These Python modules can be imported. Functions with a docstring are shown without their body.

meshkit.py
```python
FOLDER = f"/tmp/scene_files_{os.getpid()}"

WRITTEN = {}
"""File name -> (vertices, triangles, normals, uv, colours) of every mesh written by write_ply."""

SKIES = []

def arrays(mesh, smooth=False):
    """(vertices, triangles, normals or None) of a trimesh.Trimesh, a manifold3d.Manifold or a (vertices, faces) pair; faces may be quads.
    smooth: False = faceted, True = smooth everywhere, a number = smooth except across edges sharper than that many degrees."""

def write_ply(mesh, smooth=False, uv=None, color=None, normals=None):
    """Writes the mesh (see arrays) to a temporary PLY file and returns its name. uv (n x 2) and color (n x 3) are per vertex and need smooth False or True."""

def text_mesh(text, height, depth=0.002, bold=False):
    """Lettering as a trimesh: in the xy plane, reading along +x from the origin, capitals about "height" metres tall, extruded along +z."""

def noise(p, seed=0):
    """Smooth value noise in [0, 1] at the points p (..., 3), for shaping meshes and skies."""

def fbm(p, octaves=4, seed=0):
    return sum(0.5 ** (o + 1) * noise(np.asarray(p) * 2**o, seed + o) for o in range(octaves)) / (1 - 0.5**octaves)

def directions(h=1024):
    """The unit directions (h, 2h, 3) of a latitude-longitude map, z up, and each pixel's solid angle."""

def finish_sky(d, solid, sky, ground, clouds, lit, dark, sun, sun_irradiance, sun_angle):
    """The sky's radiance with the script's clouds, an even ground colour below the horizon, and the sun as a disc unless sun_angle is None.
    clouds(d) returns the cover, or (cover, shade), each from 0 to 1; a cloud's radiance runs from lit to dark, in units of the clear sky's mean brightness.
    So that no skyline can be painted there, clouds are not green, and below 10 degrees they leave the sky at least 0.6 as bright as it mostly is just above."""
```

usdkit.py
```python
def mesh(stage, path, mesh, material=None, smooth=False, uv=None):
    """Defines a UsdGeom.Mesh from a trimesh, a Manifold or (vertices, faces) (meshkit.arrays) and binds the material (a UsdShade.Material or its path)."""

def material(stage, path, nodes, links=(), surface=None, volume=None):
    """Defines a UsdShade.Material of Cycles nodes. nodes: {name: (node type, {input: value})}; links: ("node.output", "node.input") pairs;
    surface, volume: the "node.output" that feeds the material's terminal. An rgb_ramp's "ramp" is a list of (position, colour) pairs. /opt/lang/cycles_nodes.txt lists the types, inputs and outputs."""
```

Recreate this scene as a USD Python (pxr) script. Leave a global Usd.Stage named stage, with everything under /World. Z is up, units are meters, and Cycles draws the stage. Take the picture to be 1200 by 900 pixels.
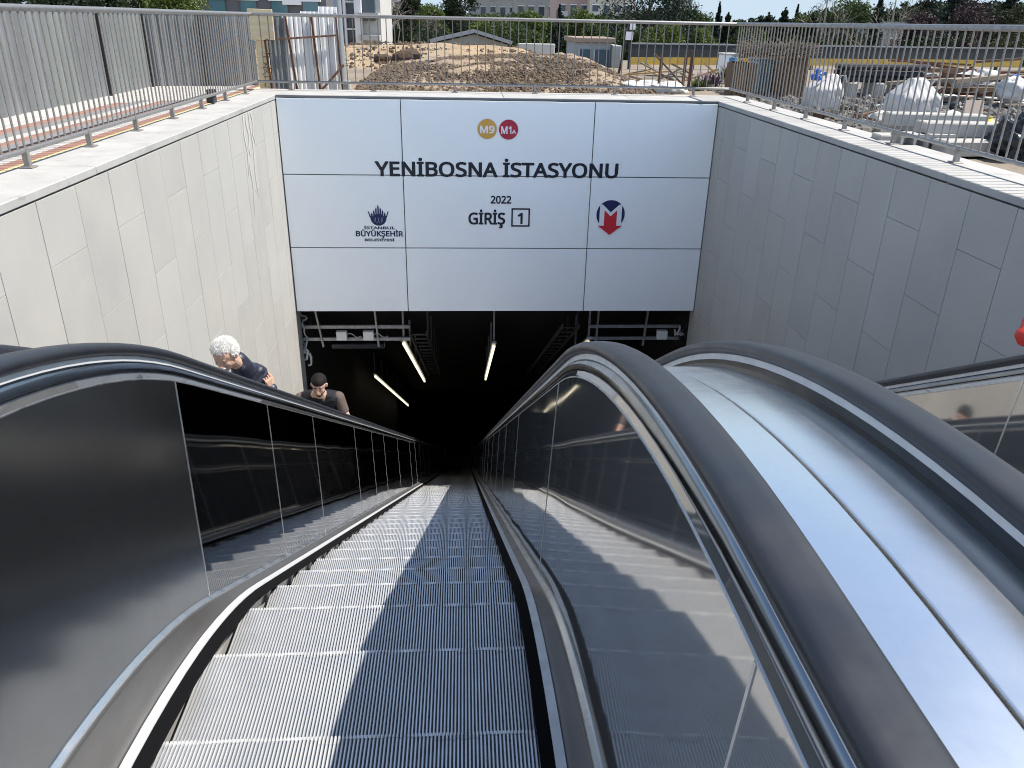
import math, random, sys
import numpy as np, trimesh, manifold3d
import meshkit, usdkit
from pxr import Usd, UsdGeom, UsdLux, UsdShade, Gf, Sdf, Vt
from shapely.geometry import Polygon, Point
from shapely import affinity, union_all

stage = Usd.Stage.CreateInMemory()
UsdGeom.SetStageUpAxis(stage, 'Z'); UsdGeom.SetStageMetersPerUnit(stage, 1.0)
world = UsdGeom.Xform.Define(stage, '/World'); stage.SetDefaultPrim(world.GetPrim())
UsdGeom.Scope.Define(stage, '/World/Looks')
W_ = '/World/'; rng = np.random.default_rng(7); random.seed(7)

# ------------------------------------------------------------------ camera, sky, sun, exposure
FPX, YAW, PITCH, ROLL = 923.6, 0.0647, 0.4316, 0.0206     # focal length for a picture 1200 wide; angles in radians
EXPOSURE = 0.66
SUN_DIR = np.array([0.625, 0.012, 1.0]); SUN_STRENGTH = 1.25; SKY_STRENGTH = 0.135
def camera_axes():
    cy, sy, cp, sp, cr, sr = math.cos(YAW), math.sin(YAW), math.cos(PITCH), math.sin(PITCH), math.cos(ROLL), math.sin(ROLL)
    f = np.array([sy*cp, cy*cp, -sp]); r = np.array([cy, -sy, 0.0]); u = np.cross(r, f)
    return cr*r + sr*u, -sr*r + cr*u, f
CAM_R, CAM_U, CAM_F = camera_axes()
cam = UsdGeom.Camera.Define(stage, '/World/camera')
cam.CreateHorizontalApertureAttr(36.0); cam.CreateVerticalApertureAttr(27.0); cam.CreateFocalLengthAttr(FPX*36/1200)
cam.CreateClippingRangeAttr(Gf.Vec2f(0.05, 5000)); cam.CreateExposureAttr(EXPOSURE)
M = Gf.Matrix4d(*CAM_R, 0, *CAM_U, 0, *(-CAM_F), 0, 0, 0, 0, 1)
cam.AddTransformOp().Set(M)
s = SUN_DIR/np.linalg.norm(SUN_DIR)
sun = UsdLux.DistantLight.Define(stage, '/World/sun')
sun.CreateIntensityAttr(SUN_STRENGTH); sun.CreateAngleAttr(0.53); sun.CreateNormalizeAttr(True); sun.CreateColorAttr(Gf.Vec3f(1.0, 0.945, 0.87))
zx = s; xx = np.cross([0, 1, 0.0], zx); xx /= np.linalg.norm(xx); yx = np.cross(zx, xx)
sun.AddTransformOp().Set(Gf.Matrix4d(*xx, 0, *yx, 0, *zx, 0, 0, 0, 30, 1))
dome = UsdLux.DomeLight.Define(stage, '/World/sky')
sky = usdkit.material(stage, W_+'Looks/sky', {
    'sky': ('sky_texture', {'sky_type': 'single_scattering', 'sun_disc': False, 'sun_elevation': float(math.asin(s[2])), 'sun_rotation': float(math.atan2(s[0], s[1])),
                            'air_density': 0.7, 'aerosol_density': 0.1, 'ozone_density': 1.0, 'altitude': 60.0}),
    'hs': ('hsv', {'hue': .5, 'saturation': .62, 'value': 1.0, 'fac': 1.0}),
    'tint': ('mix', {'mix_type': 'multiply', 'fac': 1.0, 'color2': (.84, .965, 1.07)}),
    'cap': ('mix', {'mix_type': 'darken', 'fac': 1.0, 'color2': (2.9, 3.6, 4.2)}),
    'bg': ('background_shader', {'strength': SKY_STRENGTH})}, [('sky.color', 'hs.color'), ('hs.color', 'tint.color1'), ('tint.color', 'cap.color1'), ('cap.color', 'bg.color')], surface='bg.background')
UsdShade.MaterialBindingAPI.Apply(dome.GetPrim()).Bind(sky)
dome.GetPrim().SetCustomDataByKey('kind', 'structure')

# ------------------------------------------------------------------ helpers
def ray(px, py):
    d = (px-600)/FPX*CAM_R - (py-450)/FPX*CAM_U + CAM_F
    return d
def at(px, py, z=None, y=None, x=None):
    """The point of the place seen at a pixel of the 1200 x 900 photograph, at a height z, a distance y or a side distance x."""
    d = ray(px, py)
    t = z/d[2] if z is not None else (y/d[1] if y is not None else x/d[0])
    return d*t
class MB:
    def __init__(s): s.v = []; s.f = []; s.n = 0
    def add(s, v, f):
        v = np.asarray(v, float).reshape(-1, 3); f = np.asarray(f, int)
        if f.shape[1] == 4: f = np.vstack([f[:, [0, 1, 2]], f[:, [0, 2, 3]]])
        s.v.append(v); s.f.append(f+s.n); s.n += len(v); return s
    def tm(s, m):
        return s.add(m.vertices, m.faces)
    def mesh(s):
        return np.vstack(s.v), np.vstack(s.f)
    def box(s, c, size, rot=None, taper=1.0):
        h = np.asarray(size, float)/2
        p = np.array([[x, y, z] for z in (-1, 1) for y in (-1, 1) for x in (-1, 1)], float)
        p[4:, :2] *= taper
        p = p*h
        if rot is not None: p = p @ np.asarray(rot).T
        f = [[0, 2, 3, 1], [4, 5, 7, 6], [0, 1, 5, 4], [2, 6, 7, 3], [0, 4, 6, 2], [1, 3, 7, 5]]
        return s.add(p+np.asarray(c, float), f)
    def cbox(s, c, size, b=0.01, rot=None):
        """box with chamfered edges"""
        h = np.asarray(size, float)/2; b = min(b, h.min()*.9); P = []
        for sx in (-1, 1):
            for sy in (-1, 1):
                for sz in (-1, 1):
                    P += [[sx*h[0], sy*(h[1]-b), sz*(h[2]-b)], [sx*(h[0]-b), sy*h[1], sz*(h[2]-b)], [sx*(h[0]-b), sy*(h[1]-b), sz*h[2]]]
        m = trimesh.convex.convex_hull(np.array(P))
        v = m.vertices if rot is None else m.vertices @ np.asarray(rot).T
        return s.add(v+np.asarray(c, float), m.faces)
    def bar(s, p, q, w, h=None, up=(0, 0, 1), ends=0.0):
        p, q = np.asarray(p, float), np.asarray(q, float); d = q-p; L = np.linalg.norm(d); d = d/L
        u = np.asarray(up, float); a = np.cross(u, d)
        if np.linalg.norm(a) < 1e-6: a = np.cross([0, 1, 0.0], d)
        a /= np.linalg.norm(a); u = np.cross(d, a)
        return s.box((p+q)/2, (w, h or w, L+ends), np.stack([a, u, d], 1))
    def tube(s, pts, r, n=8, caps=True, flat=1.0):
        p = np.asarray(pts, float); t = np.gradient(p, axis=0); t /= np.linalg.norm(t, axis=1, keepdims=True)+1e-12
        ref = np.array([0, 0, 1.0]) if abs(t[0][2]) < .9 else np.array([0, 1.0, 0])
        a = np.zeros_like(p)
        for i in range(len(p)):
            ref = ref - t[i]*(ref @ t[i]); ref /= np.linalg.norm(ref)+1e-12; a[i] = ref
        b = np.cross(t, a); ang = np.arange(n)*2*np.pi/n
        rr = np.broadcast_to(np.asarray(r, float), (len(p),))[:, None, None]
        v = p[:, None]+rr*(np.cos(ang)[None, :, None]*a[:, None]*flat+np.sin(ang)[None, :, None]*b[:, None])
        m = len(p); i, j = np.meshgrid(np.arange(m-1), np.arange(n), indexing='ij')
        q = np.stack([i*n+j, i*n+(j+1) % n, (i+1)*n+(j+1) % n, (i+1)*n+j], -1).reshape(-1, 4)
        f = np.vstack([q[:, [0, 1, 2]], q[:, [0, 2, 3]]]); v = v.reshape(-1, 3)
        if caps:
            k = len(v); v = np.vstack([v, p[:1], p[-1:]])
            c0 = [[k, (j+1) % n, j] for j in range(n)]; c1 = [[k+1, (m-1)*n+j, (m-1)*n+(j+1) % n] for j in range(n)]
            f = np.vstack([f, c0, c1])
        return s.add(v, f)
    def grid(s, P, flip=False):
        P = np.asarray(P, float); n, m = P.shape[:2]
        i, j = np.meshgrid(np.arange(n-1), np.arange(m-1), indexing='ij')
        q = np.stack([i*m+j, (i+1)*m+j, (i+1)*m+j+1, i*m+j+1], -1).reshape(-1, 4)
        if flip: q = q[:, ::-1]
        return s.add(P.reshape(-1, 3), q)
    def slab(s, P, thick):
        """sheet of points P (n,m,3) given a thickness vector: closed solid"""
        P = np.asarray(P, float); n, m = P.shape[:2]; Q = P+np.asarray(thick, float)
        s.grid(P); s.grid(Q, True)
        s.grid(np.stack([P[0], Q[0]]), True); s.grid(np.stack([P[-1], Q[-1]])); s.grid(np.stack([P[:, 0], Q[:, 0]])); s.grid(np.stack([P[:, -1], Q[:, -1]]), True)
        return s
    def ico(s, c, r, sub=1, sq=(1, 1, 1), jit=0.0, rot=None):
        m = trimesh.creation.icosphere(sub, 1.0); v = np.array(m.vertices)
        if jit: v *= 1+rng.uniform(-jit, jit, (len(v), 1))
        v = v*np.asarray(sq)*r
        if rot is not None: v = v @ np.asarray(rot).T
        return s.add(v+np.asarray(c, float), m.faces)
    def lathe(s, prof, c=(0, 0, 0), n=16):
        prof = np.asarray(prof, float); a = np.arange(n+1)*2*np.pi/n
        P = np.stack([np.stack([r*np.cos(a), r*np.sin(a), np.full(n+1, z)], -1) for r, z in prof])
        return s.grid(P+np.asarray(c, float), True)
    def poly(s, shape, T, depth):
        """shapely polygon(s) extruded by depth; T maps (x, y, z) local points to the place"""
        for g in getattr(shape, 'geoms', [shape]):
            m = trimesh.creation.extrude_polygon(g, depth, engine='earcut'); s.add(T(np.array(m.vertices)), m.faces)
        return s
def rz(a): c, q = math.cos(a), math.sin(a); return np.array([[c, -q, 0], [q, c, 0], [0, 0, 1.0]])
def rx(a): c, q = math.cos(a), math.sin(a); return np.array([[1, 0, 0], [0, c, -q], [0, q, c]])
def ry(a): c, q = math.cos(a), math.sin(a); return np.array([[c, 0, q], [0, 1, 0], [-q, 0, c]])
def rrot():
    return rz(rng.uniform(0, 6.28)) @ rx(rng.uniform(0, 6.28)) @ rz(rng.uniform(0, 6.28))

USED = {}; LOC = {}
def numbered(parent, name):
    k = (parent, name); n = USED.get(k, 0); USED[k] = n+1
    return name if n == 0 else f'{name}_{n:03d}'
def tag(p, label=None, cat=None, group=None, kind=None):
    for k, v in (('label', label), ('category', cat), ('group', group), ('kind', kind)):
        if v: p.SetCustomDataByKey(k, v)
    return p
def thing(name, label, cat, loc=(0, 0, 0), group=None):
    path = W_+numbered('/World', name); x = UsdGeom.Xform.Define(stage, path)
    x.AddTranslateOp().Set(Gf.Vec3d(*map(float, loc))); LOC[path] = np.asarray(loc, float)
    return tag(x.GetPrim(), label, cat, group)
def obj(name, mb, mat, parent=None, smooth=False, label=None, cat=None, group=None, kind=None):
    """ONE Mesh prim, under parent (or /World), from points given in place coordinates."""
    pp = '/World' if parent is None else str(parent.GetPath())
    path = pp+'/'+numbered(pp, name)
    root = '/'.join(path.split('/')[:3]); off = LOC.get(root, np.zeros(3))
    v, f = mb.mesh() if isinstance(mb, MB) else (np.asarray(mb.vertices), np.asarray(mb.faces)) if hasattr(mb, 'faces') else mb
    m = usdkit.mesh(stage, path, (v-off, f), MATS[mat], smooth=smooth)
    return tag(m.GetPrim(), label, cat, group, kind)
def dup(src, loc, label=None, group=None):
    name = src.GetName().rsplit('_', 1)[0] if src.GetName()[-3:].isdigit() else src.GetName()
    path = W_+numbered('/World', name); x = UsdGeom.Xform.Define(stage, path)
    x.GetPrim().GetReferences().AddInternalReference(src.GetPath()); x.GetPrim().SetInstanceable(True)
    x.ClearXformOpOrder(); x.AddTranslateOp().Set(Gf.Vec3d(*map(float, loc)))
    was = src.GetCustomData()
    return tag(x.GetPrim(), label or was.get('label'), was.get('category'), group or was.get('group'))

# ------------------------------------------------------------------ materials
MATS = {}
def mat(name, col, rough=0.6, metal=0.0, col2=None, nscale=3.0, namp=0.5, detail=6, stretch=(1, 1, 1), rough2=None, bump=0.0, bscale=None, bdist=0.01,
        bdetail=3, bstretch=None, spec=0.5, coat=0.0, coat_r=0.1, island=None, spots=None, aniso=0.0, emit=None, emit_s=0.0, translucent=0.0, sub=0.0):
    n = {'g': ('geometry', {}), 'p': ('principled_bsdf', {'base_color': col, 'roughness': rough, 'metallic': metal, 'specular_ior_level': spec, 'coat_weight': coat, 'coat_roughness': coat_r, 'anisotropic': aniso})}
    L = []; colour = None
    n['tc'] = ('texture_coordinate', {})
    n['mp'] = ('mapping', {'scale': stretch}); L.append(('tc.object', 'mp.vector'))
    if col2 is not None or rough2 is not None:
        n['n1'] = ('noise_texture', {'scale': nscale, 'detail': float(detail), 'roughness': 0.6}); L.append(('mp.vector', 'n1.vector'))
        lo, hi = 0.5-0.5*(1-namp)-0.02, 0.5+0.5*(1-namp)+0.02
        n['m1'] = ('map_range', {'from_min': lo*0.6+0.2, 'from_max': hi*0.6+0.2, 'clamp': True}); L.append(('n1.fac', 'm1.value'))
    if col2 is not None:
        n['c1'] = ('mix', {'color1': col, 'color2': col2}); L += [('m1.result', 'c1.fac')]; colour = 'c1.color'
    if rough2 is not None:
        n['r1'] = ('map_range', {'from_min': 0, 'from_max': 1, 'to_min': rough, 'to_max': rough2}); L += [('m1.result', 'r1.value'), ('r1.result', 'p.roughness')]
    if island is not None:                      # each separate piece gets its own tone, between two multipliers
        n['ir'] = ('rgb_ramp', {'ramp': island}); L.append(('g.random_per_island', 'ir.fac'))
        if colour is None:
            n['c0'] = ('color', {'value': col}); colour = 'c0.color'
        n['c2'] = ('mix', {'mix_type': 'multiply', 'fac': 1.0}); L += [(colour, 'c2.color1'), ('ir.color', 'c2.color2')]; colour = 'c2.color'
    if spots is not None:                       # (colour, scale, threshold, softness)
        sc, ss, th, so = spots
        n['n3'] = ('noise_texture', {'scale': ss, 'detail': 5.0, 'roughness': 0.65}); L.append(('mp.vector', 'n3.vector'))
        n['m3'] = ('map_range', {'from_min': th, 'from_max': th+so, 'clamp': True}); L.append(('n3.fac', 'm3.value'))
        if colour is None:
            n['c0'] = ('color', {'value': col}); colour = 'c0.color'
        n['c3'] = ('mix', {'color2': sc}); L += [('m3.result', 'c3.fac'), (colour, 'c3.color1')]; colour = 'c3.color'
    if colour: L.append((colour, 'p.base_color'))
    if bump:
        n['bm'] = ('mapping', {'scale': bstretch or stretch}); L.append(('tc.object', 'bm.vector'))
        n['n2'] = ('noise_texture', {'scale': bscale or nscale*4, 'detail': float(bdetail)}); L.append(('bm.vector', 'n2.vector'))
        n['b'] = ('bump', {'strength': bump, 'distance': bdist}); L += [('n2.fac', 'b.height'), ('b.normal', 'p.normal')]
    if emit is not None:
        n['p'][1].update(emission_color=emit, emission_strength=emit_s)
    surf = 'p.BSDF'
    if translucent:
        n['t'] = ('translucent_bsdf', {'color': col}); n['mx'] = ('mix_closure', {'fac': translucent}); L += [('p.BSDF', 'mx.closure1'), ('t.BSDF', 'mx.closure2')]
        if colour: L.append((colour, 't.color'))
        surf = 'mx.closure'
    MATS[name] = usdkit.material(stage, W_+'Looks/'+name, n, L, surface=surf)
    return MATS[name]
TONE = [(0, (.72, .72, .72)), (.5, (.95, .95, .95)), (1, (1.2, 1.2, 1.2))]
TONE_WIDE = [(0, (.45, .43, .42)), (.5, (.9, .9, .9)), (1, (1.5, 1.48, 1.45))]
mat('balustrade_dark', (.165, .17, .178), .018, 1.0, col2=(.14, .144, .15), nscale=1.3, rough2=.045, bump=.16, bscale=1.7, bdist=.02, bdetail=0, bstretch=(1, 1, .5))
mat('balustrade_steel', (.47, .452, .425), .024, .88, col2=(.42, .405, .385), nscale=1.3, rough2=.06, bump=.11, bscale=1.5, bdist=.02, bdetail=0, bstretch=(1, 1, .5))
mat('balustrade_satin', (.235, .24, .24), .12, .97, col2=(.19, .195, .20), nscale=.8, rough2=.21, bump=.1, bscale=2, bdist=.01)
mat('satin_aluminium', (.66, .67, .68), .42, .35, col2=(.56, .57, .58), nscale=14, rough2=.55)
mat('deck_steel', (.93, .94, .95), .20, 1.0, col2=(.84, .86, .87), nscale=2.2, rough2=.34, namp=.3, bump=.1, bscale=3, bdist=.01, bdetail=2)
mat('inner_deck_steel', (.27, .262, .255), .38, .9, col2=(.22, .215, .21), nscale=3, rough2=.5)
mat('bright_aluminium', (.80, .81, .82), .28, 1.0, col2=(.66, .67, .68), nscale=12, rough2=.45)
mat('dark_trim', (.06, .062, .066), .22, .9, col2=(.04, .042, .046), nscale=4, rough2=.35)
mat('black_rubber', (.009, .0102, .015), .36, 0, col2=(.012, .013, .018), nscale=6, rough2=.50, spec=.75, spots=((.05, .048, .048), 90, .68, .1))
mat('brush_black', (.004, .004, .005), .95, spec=.1)
mat('polished_edge', (.27, .30, .35), .13, 1.0, col2=(.22, .25, .29), nscale=5, rough2=.2)
mat('skirt_steel', (.46, .45, .43), .5, .35, col2=(.36, .35, .33), nscale=8, rough2=.6)
mat('step_metal', (.80, .81, .82), .40, .72, col2=(.70, .71, .72), nscale=9, rough2=.55)
mat('step_nose', (.80, .81, .82), .45, .5, col2=(.6, .6, .6), nscale=25)
mat('step_riser', (.07, .078, .092), .6, .3)
mat('comb_plate', (.5, .5, .5), .4, .8)
mat('cladding', (.43, .418, .388), .62, 0, col2=(.385,.378,.357), nscale=1.2, bump=.15, bscale=60, bdist=.003, spots=((.47, .458, .43), 1.7, .66, .2))
mat('cladding_b', (.42, .408, .38), .62, 0, col2=(.37,.363,.345), nscale=1.5, bump=.15, bscale=60, bdist=.003, spots=((.45, .438, .41), 2.1, .66, .2))
mat('cladding_c', (.43,.423,.40), .62, 0, col2=(.395,.388,.367), nscale=1.0, bump=.15, bscale=60, bdist=.003, spots=((.39, .378, .352), 1.9, .66, .2))
mat('joint_dark', (.10, .10, .10), .9)
mat('lime_stain', (.53, .52, .49), .8, col2=(.45, .44, .41), nscale=25, bump=.3, bscale=60, bdist=.004)
mat('coping_stone', (.42, .415, .40), .75, 0, col2=(.335, .33, .32), nscale=2.5, bump=.2, bscale=50, bdist=.004, spots=((.27, .265, .245), 5, .60, .12))
mat('sign_panel', (.93, .945, .945), .26, 0, col2=(.915, .93, .93), nscale=.6, rough2=.4, spec=.5)
mat('sign_dark', (.012, .014, .022), .35)
mat('sign_navy', (.012, .02, .085), .35)
mat('sign_red', (.60, .022, .04), .4)
mat('sign_red_badge', (.44, .02, .05), .4)
mat('sign_ochre', (.66, .36, .07), .4)
mat('sign_white', (.82, .82, .84), .4)
mat('flashing', (.20, .21, .22), .4, .8)
mat('galvanised', (.38, .37, .36), .38, .85, col2=(.30, .29, .28), nscale=14, rough2=.55)
mat('galvanised_worn', (.33, .31, .29), .5, .6, col2=(.25, .225, .21), nscale=18, rough2=.6)
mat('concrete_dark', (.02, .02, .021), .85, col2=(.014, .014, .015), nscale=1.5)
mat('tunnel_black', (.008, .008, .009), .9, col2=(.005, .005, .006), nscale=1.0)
mat('tray_steel', (.38, .38, .38), .45, .7, col2=(.26, .26, .26), nscale=10)
mat('tray_dark', (.05, .05, .052), .6, .3)
mat('white_plastic', (.72, .72, .70), .45)
mat('cable_black', (.02, .02, .02), .5)
mat('cable_grey', (.45, .47, .46), .6)
mat('lamp_glow', (.9, .9, .85), .4, emit=(1.0, .90, .66), emit_s=1.0)
mat('landing_tile', (.34, .33, .32), .6, col2=(.26, .25, .245), nscale=4, bump=.1, bscale=40)
# ------------------------------------------------------------------ measures of the pit (the camera's eye is the origin)
T30 = math.tan(math.pi/6)
XL, XR, YS, ZC, ZG = -2.90, 4.05, 13.03, -1.10, -1.20      # left wall, right wall, sign face, coping top, street level
XC, PITCH_X = -0.305, 1.72                                  # middle of our escalator, spacing of the escalators
Y_IN = 31.0                                                 # where the slope meets the lower landing
Z_LOW = -0.617-T30*Y_IN
def profile(z0, Ya, R, zb, Rb=4.0):
    zl = z0-T30*(Ya+R*math.tan(math.pi/12)); yb = (z0-zb)/T30; Tn = Rb*math.tan(math.pi/12); y1, y2 = yb-Tn*math.cos(math.pi/6), yb+Tn
    def z(Y):
        Y = np.asarray(Y, float)
        top = np.where(Y < Ya, zl, zl-(R-np.sqrt(np.maximum(R*R-(Y-Ya)**2, 0))))
        mid = z0-T30*Y
        low = np.where(Y > y2, zb, zb+Rb-np.sqrt(np.maximum(Rb*Rb-(Y-y2)**2, 0)))
        return np.where(Y < Ya+R/2, top, np.where(Y < y1, mid, low))
    return z
z_nose = profile(-0.617, 1.0, 3.2, Z_LOW); z_skirt = profile(-0.585, 1.0, 3.2, Z_LOW+.032)
z_base = profile(-0.55, 0.75, 2.95, Z_LOW+.25); z_rail = profile(0.41, 0.68, 3.65, Z_LOW+1.14)
Z_LAND = float(z_nose(0)); Z_RAIL0 = float(z_rail(0))
YTOP, YBOT = -1.2, Y_IN+2.6
def ygrid(a, b, dense=.12):
    ys = [a, b] + [y for y in np.arange(a, b, dense) if y < 4.2 or y > Y_IN-3.5] + list(np.arange(a, b, 1.0))
    ys = np.unique(np.round(ys, 4)); keep = [ys[0]]
    for y in ys[1:]:
        if y-keep[-1] > .02: keep.append(y)
    keep[-1] = b
    return np.array(keep)

# ------------------------------------------------------------------ escalators
def sheet(ys, side, pts):
    """strip along the escalator; pts: (half width, z function, offset)"""
    P = np.stack([np.stack([np.full(len(ys), side*h), ys, zf(ys)+o], -1) for h, zf, o in pts], 1)
    return P
def rail_sweep(side, section, closed=True):
    r = .40; path = []
    for a in np.linspace(-.5*math.pi, -1.5*math.pi, 20)[:-1]:
        path.append((YTOP+r*math.cos(a)*1.0, Z_RAIL0-r+r*math.sin(a), math.cos(a), math.sin(a)))
    ys = ygrid(YTOP, YBOT, .1); zs = z_rail(ys); g = np.gradient(zs, ys)
    for y, z, k in zip(ys, zs, g): q = math.hypot(1, k); path.append((y, z, -k/q, 1/q))
    zb = float(z_rail(YBOT))
    for a in np.linspace(.5*math.pi, -.5*math.pi, 20)[1:]: path.append((YBOT+r*math.cos(a), zb-r+r*math.sin(a), math.cos(a), math.sin(a)))
    sec = list(section)+[section[0]] if closed else section
    return np.array([[(side*h, y+ny*d, z+nz*d) for h, d in sec] for y, z, ny, nz in path])
JOINTS = {-1: [YTOP, -.35, .30, 2.25, 3.28, 4.24, 5.8, 6.85, 7.85, 9.4, 11.4, 12.6, 13.8, 15.0, 17, 19, 21, 23, 25, 27, 29, 31, YBOT],
          1: [YTOP, -.9, .69, 2.55, 4.37, 5.67, 6.9, 8.4, 9.9, 11.4, 12.9, 14.4, 16, 18, 20, 22, 24, 26, 28, 30, 32, YBOT]}
noses = [-.13, .29, .705, 1.12, 1.535, 1.953, 2.347, 2.733, 3.117]
while noses[-1] < Y_IN+.3: noses.append(noses[-1]+.381)
noses += [noses[-1]+.415, noses[-1]+.83]
def make_escalator(xc, label):
    t = thing('escalator', label, 'escalator', (xc, 0.0, Z_LAND))
    ox = np.array([xc, 0, 0])
    def put(name, mb, m, parent=None, smooth=False):
        v, f = mb.mesh(); return obj(name, (v+ox, f), m, parent or t, smooth)
    rail_sec = [(.675+.04*math.copysign(abs(math.cos(a))**.62, math.cos(a)), -.0185+.0185*math.copysign(abs(math.sin(a))**.75, math.sin(a))) for a in np.arange(18)*2*math.pi/18]
    for sd in (-1, 1):
        hr = put('handrail', MB().grid(rail_sweep(sd, rail_sec), sd > 0), 'black_rubber', smooth=50)
        put('handrail_guide', MB().grid(rail_sweep(sd, [(.651, -.036), (.649, -.051), (.655, -.054), (.698, -.054), (.7005, -.052), (.7005, -.036)], False), sd > 0), 'satin_aluminium', smooth=30)
        ys = ygrid(YTOP, YBOT)
        put('edge_bead', MB().grid(sheet(ys, sd, [(.654, z_rail, -.0535), (.6485, z_rail, -.0575), (.6445, z_rail, -.063), (.6418, z_rail, -.070), (.6404, z_rail, -.0775), (.6402, z_rail, -.085), (.6412, z_rail, -.091), (.644, z_rail, -.0945)]), sd < 0), 'polished_edge', smooth=60)
        put('dark_border', MB().grid(sheet(ys, sd, [(.6435, z_rail, -.093), (.637, z_rail, -.112)]), sd < 0), 'balustrade_steel')
        put('panel_trim', MB().grid(sheet(ys, sd, [(.638, z_rail, -.1105), (.6345, z_rail, -.1115), (.6345, z_rail, -.1145), (.638, z_rail, -.116)]), sd < 0), 'bright_aluminium')
        # balustrade panels, each a sheet between two joints, with a bright joint strip between neighbours
        J = JOINTS[sd]; lean = .13 if sd < 0 else -.02
        def panel(a, b, la, lb):
            yb = ygrid(a, b); u = (yb-a)/(b-a); yt = yb+la*(1-u)+lb*u; rows = []
            for w in np.linspace(0, 1, 7):
                yy = yb*(1-w)+yt*w; zz = z_base(yb)*(1-w)+(z_rail(yt)-.1155)*w
                rows.append(np.stack([np.full(len(yy), sd*(.595+.0405*w)), yy, zz], -1))
            return np.stack(rows, 1)
        for k in range(len(J)-1):
            la = 0 if k == 0 else lean; lb = 0 if k == len(J)-2 else lean
            P = panel(J[k]+.003, J[k+1]-.003, la, lb)
            put('balustrade_panel', MB().slab(P if sd < 0 else P[:, ::-1], (sd*.004, 0, 0)), 'balustrade_steel' if sd > 0 else 'balustrade_satin' if k < 3 else 'balustrade_dark', smooth=25)
            if k:
                q0 = np.array([sd*.5955, J[k], float(z_base(J[k]))]); q1 = np.array([sd*.636, J[k]+lean, float(z_rail(J[k]+lean))-.1155])
                put('panel_joint', MB().bar(q0, q1, .007, .004, up=(1, 0, 0)), 'bright_aluminium')
        a = np.linspace(.5*math.pi, 1.5*math.pi, 14); rr = .27
        fan = np.array([[(sd*(.6+.03*w), YTOP+rr*w*math.cos(q)*1.0-.001, Z_RAIL0-.4+rr*w*math.sin(q)) for w in np.linspace(0, 1, 3)] for q in a])
        put('newel_panel', MB().slab(fan, (sd*.05, 0, 0)), 'balustrade_steel')
        put('base_profile', MB().grid(sheet(ys, sd, [(.597, z_base, .004), (.5925, z_base, .004), (.582, z_base, -.006), (.581, z_base, -.012)]), sd < 0), 'bright_aluminium', smooth=20)
        put('inner_deck', MB().grid(sheet(ys, sd, [(.5825, z_base, -.0115), (.573, z_base, -.02), (.5525, z_skirt, .004), (.549, z_skirt, -.002)]), sd < 0), 'inner_deck_steel', smooth=40)
        ys2 = ygrid(.0, YBOT)
        put('brush_holder', MB().grid(sheet(ys2, sd, [(.5515, z_skirt, -.002), (.549, z_skirt, .004), (.524, z_skirt, .001), (.5225, z_skirt, -.006)]), sd < 0), 'satin_aluminium', smooth=30)
        put('skirt_brush', MB().grid(sheet(ys2, sd, [(.524, z_skirt, -.003), (.487, z_skirt, -.012), (.488, z_skirt, -.026), (.536, z_skirt, -.031)]), sd < 0), 'brush_black')
        put('skirt_panel', MB().grid(sheet(ys2, sd, [(.536, z_skirt, -.028), (.536, z_skirt, -.42)]), sd < 0), 'skirt_steel')
        put('outer_cove', MB().grid(sheet(ys, sd, [(.6995, z_rail, -.050), (.7005, z_rail, -.070), (.704, z_rail, -.082)]), sd > 0), 'dark_trim')
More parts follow.
